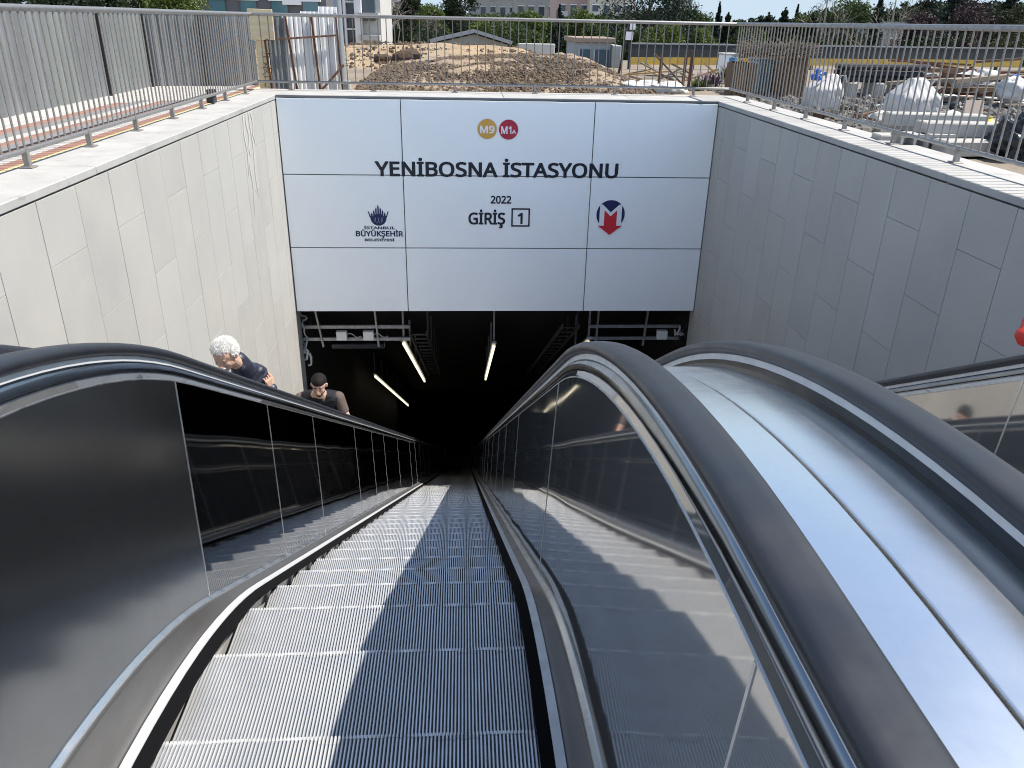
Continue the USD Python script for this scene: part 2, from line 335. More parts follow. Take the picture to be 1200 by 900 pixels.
        put('outer_deck', MB().grid(sheet(ys, sd, [(.7035, z_rail, -.081), (.745, z_rail, -.081), (.80, z_rail, -.081), (.853, z_rail, -.081), (.8565, z_rail, -.083), (.8575, z_rail, -.088), (.8575, z_rail, -.20)]), sd > 0), 'deck_steel', smooth=40)
    # steps: ribbed tread, bright rib ends, riser
    nr = 102; w = 1.036/nr
    for k, y in enumerate(noses):
        z = float(z_nose(y)); D = (y-noses[k-1] if k else .415)-.002
        x0 = -.518+np.arange(nr)*w; c = .010+np.repeat(rng.random(17)**2*.016, 6)[:nr]+.005*rng.random(nr)
        def ribs(stations):
            V = []; 
            for yo, zt in stations:
                yy = np.broadcast_to(yo, (nr,)); zz = np.broadcast_to(zt, (nr,))
                for dx, top in ((.0022, 0), (.0030, 1), (.0072, 1), (.0080, 0)):
                    V.append(np.stack([x0+dx, y+yy, z+(zz if top else np.full(nr, -.010))], -1))
            V = np.stack(V, 1); m = V.shape[1]; ns = m//4; F = []
            for s_ in range(ns-1):
                for q in range(3): F.append([s_*4+q, (s_+1)*4+q, (s_+1)*4+q+1, s_*4+q+1])
            F.append([(ns-1)*4, (ns-1)*4+3, (ns-1)*4+2, (ns-1)*4+1][::-1])
            F = np.array(F); F = (F[None]+(np.arange(nr)*m)[:, None, None]).reshape(-1, 4)[:, ::-1]
            return V.reshape(-1, 3), F
        mb = MB(); mb.add(*ribs([(-D, 0.0), (-c-.0002, 0.0)]))
        st = put('step', mb, 'step_metal')
        nb = MB().add(*ribs([(-c, .0007), (-.002-0*c, .0004), (0.0, -.004)]))
        put('step_nose', nb, 'step_nose', st)
        a = np.linspace(0, 1, 5); P = np.array([[(-.518, y-.004-.05*q*q, z-.009-.24*q), (.518, y-.004-.05*q*q, z-.009-.24*q)] for q in a])
        rb = MB().grid(P, True); rb.grid([[(-.519, y-D, z-.0095), (.519, y-D, z-.0095)], [(-.519, y-.004, z-.0095), (.519, y-.004, z-.0095)]], True); rb.grid([[(-.5185, y-D, z-.2), (-.5185, y-D, z-.002)], [(-.5185, y-.006, z-.06), (-.5185, y-.006, z-.002)]]); rb.grid([[(.5185, y-D, z-.2), (.5185, y-D, z-.002)], [(.5185, y-.006, z-.06), (.5185, y-.006, z-.002)]], True)
        put('step_body', rb, 'step_riser', st)
    put('comb_plate', MB().box((0, -.62, Z_LAND+.004), (1.04, .9, .012)), 'comb_plate'); 
    put('floor_plate', MB().box((0, -1.9, Z_LAND-.004), (1.62, 1.6, .02)), 'comb_plate')
    put('truss_side', MB().grid(sheet(ygrid(YTOP-.4, YBOT), 1, [(.84, z_rail, -.21), (.84, z_nose, -.6), (-.84, z_nose, -.6), (-.84, z_rail, -.21)])), 'tunnel_black')
    return t
esc = make_escalator(XC, 'escalator going down in the centre foreground, its ribbed steps half sunlit and empty')
dup(esc, (XC-PITCH_X, 0, Z_LAND), 'escalator against the pale sunlit wall, carrying the two men upward')
dup(esc, (XC+PITCH_X, 0, Z_LAND), 'escalator right of the wide shining steel deck, its black handrail curving beside the deck')
dup(esc, (XC+2*PITCH_X, 0, Z_LAND), 'escalator against the shaded grey wall on the far right, nearly hidden by the nearer one')

# ------------------------------------------------------------------ walls of the pit
def side_wall(side, X, label):
    t = thing('retaining_wall', label, 'wall', (X, 6, ZC))
    y_end = 13.36 if side < 0 else 13.30; tops = ZC-.075
    w, y0 = (.598, 5.54) if side < 0 else (.592, 6.16)
    k0 = math.floor((-2.2-y0)/w); k = k0
    bk = MB().grid([[(X+side*.05, -2.3, ZC-.06), (X+side*.05, y_end, ZC-.06)], [(X+side*.05, -2.3, -10.5), (X+side*.05, y_end, -10.5)]], side > 0)
    obj('backing', bk, 'joint_dark', t)
    while y0+k*w < y_end-.05:
        a, b = y0+k*w, min(y0+(k+1)*w, y_end); low = float(z_rail(b))-.5
        even = (k % 2 == 0) if side < 0 else (k % 2 == 1)
        zs = [tops]; z = -1.64 if even else -2.225
        while True:
            zs.append(z)
            if z < low: break
            z -= 1.17
        for z1, z2 in zip(zs[:-1], zs[1:]):
            g = .0030; prou = rng.uniform(0, .0018)
            m = MB(); m.cbox((X+side*(.02+prou), (a+b)/2, (z1+z2)/2), (.036, b-a-2*g, z1-z2-.003), .0012)
            obj('cladding_panel', m, ('cladding', 'cladding_b', 'cladding_c')[int(rng.integers(3))], t)
        k += 1
    return t
lw = side_wall(-1, XL, 'long sunlit pit wall of pale stone panels beside the riders')
side_wall(1, XR, 'long shaded pit wall of grey stone panels under the right railing')
# lime run on the left wall
sh = []
for yy, z1, z2, ww in ((11.05, -1.2, -1.95, .05), (11.22, -1.19, -1.72, .07), (11.38, -1.19, -2.3, .035), (11.5, -1.2, -1.6, .05), (11.13, -1.6, -2.5, .022)):
    q = np.linspace(0, 1, 9); sh.append(Polygon([(yy+ww*(.5-.35*u)+.03*math.sin(9*u+yy*7), z1+(z2-z1)*u) for u in q]+[(yy-ww*(.5-.35*u)+.03*math.sin(9*u+yy*7), z1+(z2-z1)*u) for u in q[::-1]]).buffer(.008))
mb = MB()
for g in getattr(union_all(sh), 'geoms', [union_all(sh)]):
    m = trimesh.creation.extrude_polygon(g, .001, engine='earcut'); v = np.array(m.vertices); mb.add(np.stack([XL+.0025+v[:, 2], v[:, 0], v[:, 1]], -1), m.faces)
obj('lime_run', mb, 'lime_stain', lw)
def coping(label, x0, x1, y0, y1, along, n, z=ZC, th=.062, over=.0):
    t = thing('coping', label, 'coping', ((x0+x1)/2, (y0+y1)/2, z))
    for i in range(n):
        if along == 'y':
            a, b = y0+(y1-y0)*i/n, y0+(y1-y0)*(i+1)/n; c, sz = ((x0+x1)/2, (a+b)/2), (x1-x0, b-a-.004)
        else:
            a, b = x0+(x1-x0)*i/n, x0+(x1-x0)*(i+1)/n; c, sz = ((a+b)/2, (y0+y1)/2), (b-a-.004, y1-y0)
        obj('coping_slab', MB().cbox((*c, z-th/2+rng.uniform(-.0015, .0015)), (*sz, th), .006), 'coping_stone', t)
    return t
coping('pale coping slabs along the sunlit left wall, posts of the left railing on them', -3.46, XL+.004, -2.3, 13.14, 'y', 7)
coping('pale coping slabs along the shaded right wall, striped by railing shadows', XR-.004, 4.72, -2.3, 13.14, 'y', 7)
coping('pale coping slabs above the station sign under the far railing', -3.46, 4.72, 13.144, 14.2, 'x', 4)
# ------------------------------------------------------------------ the sign wall
sg = thing('station_sign', 'white panelled station sign above the tunnel mouth with blue lettering', 'sign', (.58, YS, -4.62))
xs = [-2.893, -.985, 2.073, 4.045]; zs = [-1.135, -2.295, -3.49, -4.615]
for i in range(3):
    for j in range(3):
        obj('sign_panel', MB().cbox(((xs[i]+xs[i+1])/2, YS+.012+rng.uniform(0, .001), (zs[j]+zs[j+1])/2), (xs[i+1]-xs[i]-.014, .022, zs[j]-zs[j+1]-.014), .003), 'sign_panel', sg)
obj('sign_backing', MB().box(((xs[0]+xs[3])/2, YS+.16, -2.86), (xs[3]-xs[0], .26, 3.44)), 'sign_dark', sg)
obj('sign_flashing', MB().box(((xs[0]+xs[3])/2, YS+.03, -1.118), (xs[3]-xs[0], .05, .030)), 'flashing', sg)
def tsign(v, x0, z0, sx=1, sz=1, off=0.0):
    v = np.asarray(v); return np.stack([x0+v[:, 0]*sx, YS-off-v[:, 2], z0+v[:, 1]*sz], -1)
def lettering(s_, height, depth, weight):
    from PIL import Image, ImageDraw, ImageFont
    import glob
    from shapely import box
    fonts = glob.glob('/opt/blender-*/*/datafiles/fonts/NotoSansHebrew-Regular.woff2')+glob.glob('/opt/blender-*/*/datafiles/fonts/Inter.woff2')
    font = ImageFont.truetype(fonts[0], 96)
    x0, y0, x1, y1 = font.getbbox(s_, anchor='ls', stroke_width=weight)
    im = Image.new('L', (x1-x0+8, y1-y0+8)); ImageDraw.Draw(im).text((4-x0, 4-y0), s_, 255, font, anchor='ls', stroke_width=weight)
    on = np.pad(np.asarray(im) > 127, ((0, 0), (1, 1))).astype(np.int8)
    rows, starts = np.nonzero(np.diff(on, axis=1) == 1); ends = np.nonzero(np.diff(on, axis=1) == -1)[1]
    g = union_all(box(starts, -rows-1, ends, -rows)).buffer(.6).buffer(-.6).simplify(.7); k = height/(70.0+2*weight)
    g = affinity.affine_transform(g, [k, 0, 0, k, -4*k, (4-y0-weight)*k])
    return trimesh.util.concatenate([trimesh.creation.extrude_polygon(q, depth, engine='earcut') for q in getattr(g, 'geoms', [g])])
def text(name, s_, x0, x1, zb, cap, mt, parent, bold=0, depth=.004, off=.0):
    m = lettering(s_, cap, depth, bold); v = np.array(m.vertices); lo, hi = v[:, 0].min(), v[:, 0].max(); v[:, 0] = (v[:, 0]-lo)/(hi-lo)*(x1-x0)
    return obj(name, (tsign(v, x0, zb, off=off), np.array(m.faces)), mt, parent)
def shape(name, g, x0, z0, mt, parent, depth=.003, off=.0):
    return obj(name, MB().poly(g, lambda v: tsign(v, x0, z0, off=off), depth), mt, parent)
text('station_name', 'YENİBOSNA İSTASYONU', -1.43, 2.51, -2.292, .236, 'sign_dark', sg, 3)
text('year', '2022', .43, .77, -2.728, .128, 'sign_dark', sg, 3)
text('entrance_word', 'GİRİŞ', .064, .674, -3.07, .20, 'sign_dark', sg, 3)
fr = shape('number_frame', Polygon([(0, 0), (.285, 0), (.285, .285), (0, .285)]).buffer(.012).difference(Polygon([(0, 0), (.285, 0), (.285, .285), (0, .285)]).buffer(-.014)), .787, -3.108, 'sign_dark', sg)
text('number', '1', .882, .965, -3.058, .185, 'sign_dark', sg, 3)
for cx, cz, m, s_, tx in ((.367, -1.562, 'sign_ochre', 'M9', (.115, .115)), (.706, -1.568, 'sign_red_badge', 'M1', (.118, .045))):
    b = shape('line_badge', Point(0, 0).buffer(.152, 24), cx, cz, m, sg)
    shape('badge_ring', Point(0, 0).buffer(.165, 24).difference(Point(0, 0).buffer(.153, 24)), cx, cz, 'sign_white', b, .002)
    text('badge_text', s_, cx-tx[0], cx+tx[1], cz-.055, .115, 'sign_white', b, 3, .003, .003)
    if s_ == 'M1': text('badge_letter', 'A', cx+.055, cx+.118, cz-.055, .06, 'sign_white', b, 3, .003, .003)
# metro emblem: dark blue disc, white M, red arrow pointing down
cx, cz = 2.436, -2.905
d = shape('metro_emblem', Point(0, 0).buffer(.238, 32), cx, cz, 'sign_navy', sg)
M_ = Polygon([(-.185, -.245), (-.185, .165), (-.14, .165), (0, .035), (.14, .165), (.185, .165), (.185, -.245)])
shape('emblem_letter', M_, cx, cz, 'sign_white', d, .003, .003)
A_ = Polygon([(-.105, -.19), (-.105, .07), (0, -.03), (.105, .07), (.105, -.19), (.205, -.19), (0, -.345), (-.205, -.19)])
shape('emblem_arrow', A_, cx, cz, 'sign_red', d, .003, .006)
# municipality emblem: round tulip of mosque domes and minarets, three lines of lettering
cx, cz = -1.415, -2.985
B = Point(0, 0).buffer(.128, 24); cut = [Polygon([(-.2, .03), (.2, .03), (.2, .3), (-.2, .3)])]
for k in range(-3, 4):
    for q in (-1, 1): cut.append(Polygon([(k*.055-.004, -.2), (k*.055+.004, -.2), (k*.055+.004+q*.13, .2), (k*.055-.004+q*.13, .2)]).intersection(Point(0, 0).buffer(.098)))
em = B.difference(union_all([c for c in cut if not c.is_empty]))
parts = [em]
for x in (-.105, -.07, -.035, 0, .035, .07, .105):
    h = .21-abs(x)*1.15; parts.append(Polygon([(x-.011, .02), (x+.011, .02), (x+.011, h-.03), (x, h), (x-.011, h-.03)]))
parts += [Point(0, .035).buffer(.032), Point(-.055, .03).buffer(.026), Point(.055, .03).buffer(.026)]
leafL = Polygon([(-.13, .02), (-.16, .10), (-.135, .02+.0), (-.10, -.06)]); parts += [leafL.buffer(.006), affinity.scale(leafL, -1, 1, origin=(0, 0)).buffer(.006)]
e = shape('municipal_emblem', union_all([p.buffer(.002) for p in parts]), cx, cz, 'sign_navy', sg)
text('emblem_line', 'İSTANBUL', -1.66, -1.15, -3.17, .045, 'sign_navy', e, 3)
text('emblem_line', 'BÜYÜKŞEHİR', -1.80, -1.022, -3.287, .092, 'sign_navy', e, 3)
text('emblem_line', 'BELEDİYESİ', -1.66, -1.17, -3.372, .042, 'sign_navy', e, 3)

# ------------------------------------------------------------------ the tunnel behind the sign
zc = 3.30                                                     # the ceiling's height above the slope's line
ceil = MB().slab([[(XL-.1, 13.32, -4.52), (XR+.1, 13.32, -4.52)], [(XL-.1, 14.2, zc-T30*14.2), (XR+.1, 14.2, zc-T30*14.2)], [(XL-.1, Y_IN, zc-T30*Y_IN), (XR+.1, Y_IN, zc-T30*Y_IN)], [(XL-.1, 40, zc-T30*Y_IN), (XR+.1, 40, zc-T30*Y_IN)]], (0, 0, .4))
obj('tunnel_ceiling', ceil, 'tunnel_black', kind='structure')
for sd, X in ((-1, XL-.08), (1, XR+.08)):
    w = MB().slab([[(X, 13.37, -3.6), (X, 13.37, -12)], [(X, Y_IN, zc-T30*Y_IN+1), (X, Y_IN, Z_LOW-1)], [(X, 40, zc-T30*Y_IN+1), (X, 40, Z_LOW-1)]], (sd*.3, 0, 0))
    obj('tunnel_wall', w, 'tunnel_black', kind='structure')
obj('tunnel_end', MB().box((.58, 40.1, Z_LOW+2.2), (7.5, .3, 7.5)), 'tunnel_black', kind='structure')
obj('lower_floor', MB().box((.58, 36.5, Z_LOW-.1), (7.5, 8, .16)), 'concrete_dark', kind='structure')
# rows of tube lamps hung under the ceiling
def lamp_row(label, X, z0, ya, yb, n):
    t = thing('tube_lamp_row', label, 'lamp', (X, (ya+yb)/2, z0-T30*(ya+yb)/2), 'rows of tube lamps in the tunnel')
    L = (yb-ya)/n
    for i in range(n):
        a, b = ya+i*L+.05, ya+(i+1)*L-.05
        obj('lamp_tube', MB().tube([(X, a, z0-T30*a), (X, b, z0-T30*b)], .029, 8), 'lamp_glow', t, 40)
    obj('lamp_rail', MB().bar((X, ya, z0-T30*ya+.075), (X, yb, z0-T30*yb+.075), .09, .04), 'tray_steel', t)
    for y in np.arange(ya+.1, yb, 1.6):
        obj('hanger', MB().bar((X, y, z0-T30*y+.08), (X, y, min(-4.53, zc-T30*y)), .035), 'tray_steel', t)
lamp_row('row of glowing tube lamps at the left of the tunnel mouth', -1.165, 2.47, 13.9, 20.5, 8)
lamp_row('row of glowing tube lamps hanging near the middle of the tunnel', .555, 2.46, 14.2, 20.0, 7)
lamp_row('longer thin tube lamp low at the tunnel left, deepest inside', -2.5, 2.58, 20.0, 31.0, 10)
lamp_row('tube lamp row mostly hidden by the right handrail, only its end glowing', 2.275, 2.40, 13.4, 16.4, 4)
def cable_frame(label, x0, x1, uprights, boxes, fixture):
    t = thing('cable_support', label, 'cable frame', ((x0+x1)/2, 13.45, -4.62))
    for z in (-5.05, -5.285): obj('rail', MB().bar((x0, 13.45, z), (x1, 13.45, z), .045, .06), 'tray_steel', t)
    for x, lean in uprights: obj('upright', MB().bar((x, 13.41, -4.55), (x+lean, 13.41, -5.42), .05, .03), 'tray_steel', t)
    for x in boxes: obj('junction_box', MB().cbox((x, 13.40, -5.20), (.19, .1, .17), .01), 'white_plastic', t)
    if fixture:
        obj('fixture', MB().cbox((fixture, 13.5, -5.42), (.95, .2, .1), .015), 'dark_trim', t)
        for x in boxes:
            q = np.linspace(0, 1, 9); obj('loop_cable', MB().tube([(x+.08+.26*u, 13.40, -5.2+.04*math.sin(6*u)) for u in q], .008, 5), 'cable_grey', t)
cable_frame('galvanised cable frame with two white boxes at the tunnel mouth left', -2.92, -1.0, ((-2.68, .12), (-1.62, .05)), (-2.22, -1.74), -1.95)
cable_frame('galvanised cable frame with one white box at the tunnel mouth right', 2.25, 3.95, ((2.42, -.02), (3.33, -.05)), (3.62,), None)
def cable_ladder(label, X, ya, yb, z0):
    t = thing('cable_ladder', label, 'cable tray', (X, ya, z0-T30*ya))
    for dx in (-.15, .15): obj('rail', MB().bar((X+dx, ya, z0-T30*ya), (X+dx, yb, z0-T30*yb), .03, .08), 'tray_dark', t)
    for y in np.arange(ya+.15, yb, .45): obj('rung', MB().bar((X-.15, y, z0-T30*y), (X+.15, y, z0-T30*y), .03), 'tray_dark', t)
    for y in np.arange(ya+.3, yb, 1.3): obj('hanger', MB().bar((X+.16, y, z0-T30*y), (X+.16, y, zc-T30*y), .03), 'tray_dark', t)
cable_ladder('dim cable ladder sloping down the tunnel beside the left lamp row', -.86, 13.6, 20, 2.62)
cable_ladder('dim cable ladder sloping down the tunnel behind the right handrail', 1.95, 13.6, 21, 2.75)
def cable_tangle(label, x, y, z, mats, seed):
    r = np.random.default_rng(seed); t = thing('cable_tangle', label, 'cables', (x, y, z))
    for i in range(9):
        p = np.array([x+r.uniform(-.04, .08), y, z+r.uniform(-.1, .05)]); pts = [p.copy()]; d = r.normal(size=3)
        for k in range(9):
            d = .7*d+r.normal(size=3)*.7; p = p+d/np.linalg.norm(d)*.06*np.array([.9, .5, 1]); p[0] = np.clip(p[0], x-.12, x+.16); p[1] = min(max(p[1], y-.08), y+.1); pts.append(p.copy())
        obj('cable', MB().tube(pts, r.uniform(.012, .022), 6), mats[i % len(mats)], t, 40)
cable_tangle('crumpled pale cable ends hanging at the left wall edge, upper', -2.93, 13.45, -5.0, ('cable_grey', 'cable_black', 'cable_black'), 3)
cable_tangle('crumpled white cable ends sticking out at the left wall edge, lower', -2.96, 13.42, -5.45, ('white_plastic', 'white_plastic', 'cable_grey'), 4)
cable_tangle('dark and white cables bunched at the right wall edge', 3.98, 13.4, -5.1, ('cable_black', 'cable_grey', 'cable_black'), 5)

# ------------------------------------------------------------------ railings on the coping
def railing(label, p, q, n_posts, post0, spacing, bar_gap=.124, ends=True):
    p, q = np.array(p, float), np.array(q, float); d = q-p; L = np.linalg.norm(d); d /= L
    t = thing('railing', label, 'railing', (*((p+q)/2), ZC), 'steel railings round the pit')
    P = lambda s_, z: np.array([*(p+d*s_), z])
    obj('top_rail', MB().tube([P(0, .022), P(L, .022)], .026, 12), 'galvanised', t, 40)
    obj('bottom_rail', MB().tube([P(0, -.972), P(L, -.972)], .020, 10), 'galvanised', t, 40)
    for i in range(n_posts):
        s_ = post0+i*spacing; c = P(s_, 0)
        b = MB(); b.bar(P(s_, ZC), P(s_, -.955), .042, .042); b.cbox((c[0], c[1], ZC+.006), (.10, .10, .012), .003)
        obj('post', b, 'galvanised_worn', t)
    n = int(L/bar_gap); 
    for i in range(1, n):
        s_ = i*L/n; o = rng.uniform(-.002, .002, 3); o[2] = 0
        obj('baluster', MB().tube([P(s_, -.975)+o, P(s_, .015)-o], .0085, 6, caps=False), 'galvanised_worn', t, 60)
    return t
railing('steel railing along the left coping in front of the grey hoarding', (-3.36, -.5), (-3.36, 13.95), 12, 1.35, 1.116, .112)
railing('steel railing across the far coping above the station sign', (-3.36, 13.95), (4.48, 13.95), 6, .53, 1.34, .131)
railing('steel railing along the right coping in front of the rubble yard', (4.48, 13.95), (4.48, -.5), 12, .98, 1.165)
obj('junction_box', MB().cbox((-3.42, 11.55, -1.0), (.10, .16, .17), .01), 'cable_black', label='small black box under the left railing near its far end', cat='box')
# ------------------------------------------------------------------ ground
mat('ground_dirt', (.25, .21, .165), .95, 0, col2=(.17, .14, .11), nscale=.7, bump=.6, bscale=9, bdist=.04)
HOLE = (-3.4, 4.66, -2.35, 14.15)
def ground_sheet(z, x0, x1, y0, y1):
    return [(x0, y0, z), (x1, y0, z), (x1, y1, z), (x0, y1, z)]
ZLO = -3.3
def gz(y): return np.interp(y, [30, 39], [ZG, ZLO])
mb = MB(); hx0, hx1, hy0, hy1 = HOLE
for x0, x1, y0, y1 in ((-900, hx0, -900, 30), (hx1, 900, -900, 30), (hx0, hx1, -900, hy0-6), (hx0, hx1, hy1, 30)):
    mb.add(ground_sheet(ZG, x0, x1, y0, y1), [[0, 1, 2, 3]])
mb.add([(-900, 30, ZG), (900, 30, ZG), (900, 39, ZLO), (-900, 39, ZLO)], [[0, 1, 2, 3]]); mb.add([(-900, 39, ZLO), (900, 39, ZLO), (900, 2500, ZLO), (-900, 2500, ZLO)], [[0, 1, 2, 3]])
obj('ground', mb, 'ground_dirt', kind='structure')
obj('landing_floor', MB().box((.58, -5.2, Z_LAND-.09), (8.2, 9, .12)), 'landing_tile', kind='structure')
# ------------------------------------------------------------------ left pavement and hoarding
mat('paving_grey', (.22, .22, .225), .85, col2=(.17, .17, .17), nscale=6, bump=.3, bscale=30, bdist=.004)
mat('paving_red', (.31, .17, .13), .85, col2=(.24, .13, .10), nscale=6, bump=.3, bscale=30, bdist=.004)
mat('paving_white', (.44, .435, .41), .8, col2=(.35, .34, .325), nscale=6, bump=.3, bscale=30, bdist=.004)
mat('paving_yellow', (.62, .52, .24), .8, col2=(.52, .44, .22), nscale=6, bump=.3, bscale=30, bdist=.004)
mat('sheet_grey', (.24, .255, .27), .5, .25, col2=(.165, .18, .19), nscale=2.5, namp=.6, stretch=(1, 1, .35), rough2=.65, spots=((.62, .62, .60), 9, .70, .05))
mat('sheet_green_grey', (.25, .28, .27), .5, .25, col2=(.175, .195, .195), nscale=2.1, namp=.6, stretch=(1, 1, .3), rough2=.65, spots=((.60, .62, .60), 8, .69, .05))
mat('sheet_white', (.82, .82, .81), .5, .0, col2=(.70, .71, .72), nscale=3, stretch=(1, 1, .3), spots=((.34, .18, .10), 3.2, .68, .08))
mat('rust', (.16, .075, .045), .85, .2, col2=(.09, .045, .03), nscale=9, bump=.4, bscale=50, bdist=.003)
mat('board_cream', (.66, .55, .36), .8, col2=(.58, .46, .28), nscale=3, stretch=(1, 1, 6))
mat('timber', (.36, .24, .14), .85, col2=(.27, .17, .10), nscale=4, island=TONE_WIDE, bump=.3, bscale=30, bdist=.004)
mat('timber_red', (.30, .13, .075), .85, col2=(.20, .09, .055), nscale=5, island=TONE_WIDE, bump=.3, bscale=30, bdist=.004)
mat('timber_pale', (.55, .47, .36), .85, col2=(.44, .37, .28), nscale=5, island=TONE_WIDE, bump=.3, bscale=30, bdist=.004)
t = thing('pavement', 'street paving in red, white and grey bands beside the left coping', 'pavement', (-4.4, 6, ZG)); tag(t, kind='structure')
bands = [(-3.46, -3.64, 'yellow'), (-3.64, -3.78, 'red'), (-3.78, -3.88, 'white'), (-3.88, -3.99, 'grey'), (-3.99, -4.11, 'red'), (-4.11, -4.27, 'grey'), (-4.27, -4.39, 'red'), (-4.39, -4.53, 'white'), (-4.53, -4.70, 'grey'), (-4.70, -4.88, 'red'), (-4.88, -5.05, 'white'), (-5.05, -6.6, 'white')]
for a, b, m in bands:
    y = -2.0+rng.uniform(0, .3)
    while y < 15.6:
        L = .6 if a-b < .3 else 1.2
        mm = 'white' if (y > 11.6+.5*(a+5) and a < -3.9) else m
        obj('paving_stone', MB().cbox(((a+b)/2, y+L/2, ZG+.03+rng.uniform(-.0015, .0015)), (a-b-.006, L-.006, .05), .004), 'paving_'+mm, t); y += L
def corrugated(p, q, z0, z1, n, amp=.016, jz=0.0):
    p, q = np.array(p, float), np.array(q, float); d = (q-p)/np.linalg.norm(q-p); nr = np.array([-d[1], d[0]]); L = np.linalg.norm(q-p); m = n*4
    s_ = np.linspace(0, L, m+1); wv = np.array([0, 1, 1, 0])[np.arange(m+1) % 4]*amp*2
    P = np.array([[(*(p+d*a+nr*w), z0), (*(p+d*a+nr*w), (z0+z1)/2), (*(p+d*a+nr*w), z1+jz*math.sin(a*9))] for a, w in zip(s_, wv)])
    return P
def hoarding(label, pts, z0, z1, mats, w=.9):
    t = thing('hoarding', label, 'fence', (*np.mean(pts, 0), z0))
    for p, q in zip(pts[:-1], pts[1:]):
        p, q = np.array(p, float), np.array(q, float); L = np.linalg.norm(q-p); n = max(1, round(L/w))
        for i in range(n):
            a, b = p+(q-p)*i/n, p+(q-p)*(i+1)/n; o = rng.uniform(-.012, .012, 2)
            P = corrugated(a+o, b+o+(b-a)*.02, z0+rng.uniform(0, .02), z1+rng.uniform(-.03, .03), 6, jz=.0)
            obj('sheet', MB().slab(P, (.004, .004, 0)), mats[int(rng.integers(len(mats)))], t, 30)
        for i in (range(n-2, n+1, 2) if n > 4 else (1,)):
            c = p+(q-p)*i/n; d = (q-p)/L; nn = np.array([d[1], -d[0]])*.05
            obj('post', MB().bar((*(c+nn), z0), (*(c+nn), z1-.02), .05), 'cable_black', t)
    return t
hoarding('long grey corrugated metal hoarding behind the left railing', [(-5.38, 1.5), (-5.38, 14.8)], ZG+.03, .01, ('sheet_grey', 'sheet_green_grey', 'sheet_grey'))
hoarding('short grey corrugated hoarding closing the pavement end at the left', [(-5.38, 14.9), (-3.72, 15.5)], ZG+.03, .02, ('sheet_grey', 'sheet_grey'))
t = thing('leaning_hoarding', 'white corrugated sheets on rusty posts behind the railing corner', 'fence', (-2.7, 14.7, ZG))
p0, p1 = np.array([-3.28, 14.45]), np.array([-2.16, 15.0])
for i in range(4):
    a, b = p0+(p1-p0)*i/4, p0+(p1-p0)*(i+1)/4
    obj('sheet', MB().slab(corrugated(a, b+(b-a)*.03, ZG, -.02+.05*i+.03*(i == 3), 4), (.004, .004, 0)), 'sheet_white' if i else 'sheet_grey', t, 30)
for u, lx in ((0.02, .03), (.36, .05), (.68, .03), (1.0, .02)):
    c = p0+(p1-p0)*u+np.array([.03, -.06]); obj('post', MB().bar((*c, ZG), (c[0]-lx*2, c[1], .0+.06*u), .055, .03), 'rust', t)
obj('rail', MB().bar((*(p0+[.03, -.10]), -.36), (*(p1+[.0, -.10]), -.28), .05, .03), 'rust', t)
obj('brace', MB().bar((*(p1+[-.35, -.3]), ZG), (*(p1+[.08, -.1]), -.75), .035), 'rust', t)
obj('board', MB().cbox((-3.30, 14.36, -.13), (.40, .03, .46), .004), 'board_cream', t)
obj('board', MB().cbox((-3.33, 14.40, -.75), (.20, .03, .8), .004), 'board_cream', t)
for k in range(5):
    obj('wire_scrap', MB().tube([(-3.25+rng.uniform(-.1, .1), 14.3, -.5-.12*k+rng.uniform(-.1, .1)) for _ in range(5)], .008, 5), 'rust', t)
# ------------------------------------------------------------------ earth, rubble
mat('earth', (.36, .265, .165), .95, col2=(.25, .185, .12), nscale=1.1, bump=.8, bscale=6, bdist=.06, spots=((.20, .19, .09), 1.6, .62, .1))
mat('rubble_bed', (.31, .235, .16), .95, col2=(.22, .17, .12), nscale=1.6, bump=.8, bscale=9, bdist=.05)
mat('rubble_stone', (.50, .41, .31), .9, island=[(0, (.25, .22, .2)), (.25, (.6, .55, .48)), (.6, (.95, .88, .78)), (.85, (1.3, 1.2, 1.08)), (.95, (1.7, 1.6, 1.5)), (1, (1.9, 1.9, 1.9))])
mat('rubble_pale', (.38, .36, .325), .9, island=[(0, (.35, .35, .36)), (.4, (.8, .8, .78)), (.8, (1.1, 1.1, 1.05)), (1, (1.5, 1.5, 1.5))])
mat('dark_soil', (.09, .055, .035), .95, col2=(.05, .032, .022), nscale=6, bump=.8, bscale=12, bdist=.05)
def crest(pts, D):
    P = np.array([at(px, py, y=D) for px, py in pts]); return P[:, 0], np.maximum(P[:, 2]-ZG, 0.02)
f_x, f_h = crest([(392, 98), (430, 84), (465, 76), (500, 72), (560, 67), (620, 65), (680, 67), (705, 78), (728, 92), (750, 104)], 20.0)
b_x, b_h = crest([(380, 52), (450, 47), (540, 48), (600, 52), (640, 66), (700, 84)], 34.0)
def h_front(x, y):
    u = np.where(y < 20, (20-y)/5.4, (y-20)/7.0); s_ = np.clip(1-u*u, 0, 1)**.9
    return np.interp(x, f_x, f_h, 0, 0)*s_
def h_back(x, y):
    u = np.where(y < 34, (34-y)/12.0, (y-34)/9.0); return np.interp(x, b_x, b_h, b_h[0]*.9, 0)*np.clip(1-u*u, 0, 1)
def mound(hf, x0, x1, y0, y1, nx, ny, amp, fr, name, m, label):
    X, Y = np.meshgrid(np.linspace(x0, x1, nx), np.linspace(y0, y1, ny), indexing='ij'); H = hf(X, Y)
    nz_ = meshkit.fbm(np.stack([X*fr, Y*fr, 0*X], -1), 4, 3)-.5
    Z = gz(Y)-.03+H+nz_*amp*np.clip(H*3, 0, 1)
    return obj(name, MB().grid(np.stack([X, Y, Z], -1), True), m, smooth=True, kind='structure')
mound(h_front, -2.2, 4.2, 14.4, 27.5, 80, 120, .30, 1.1, 'rubble_mound', 'rubble_bed', '')
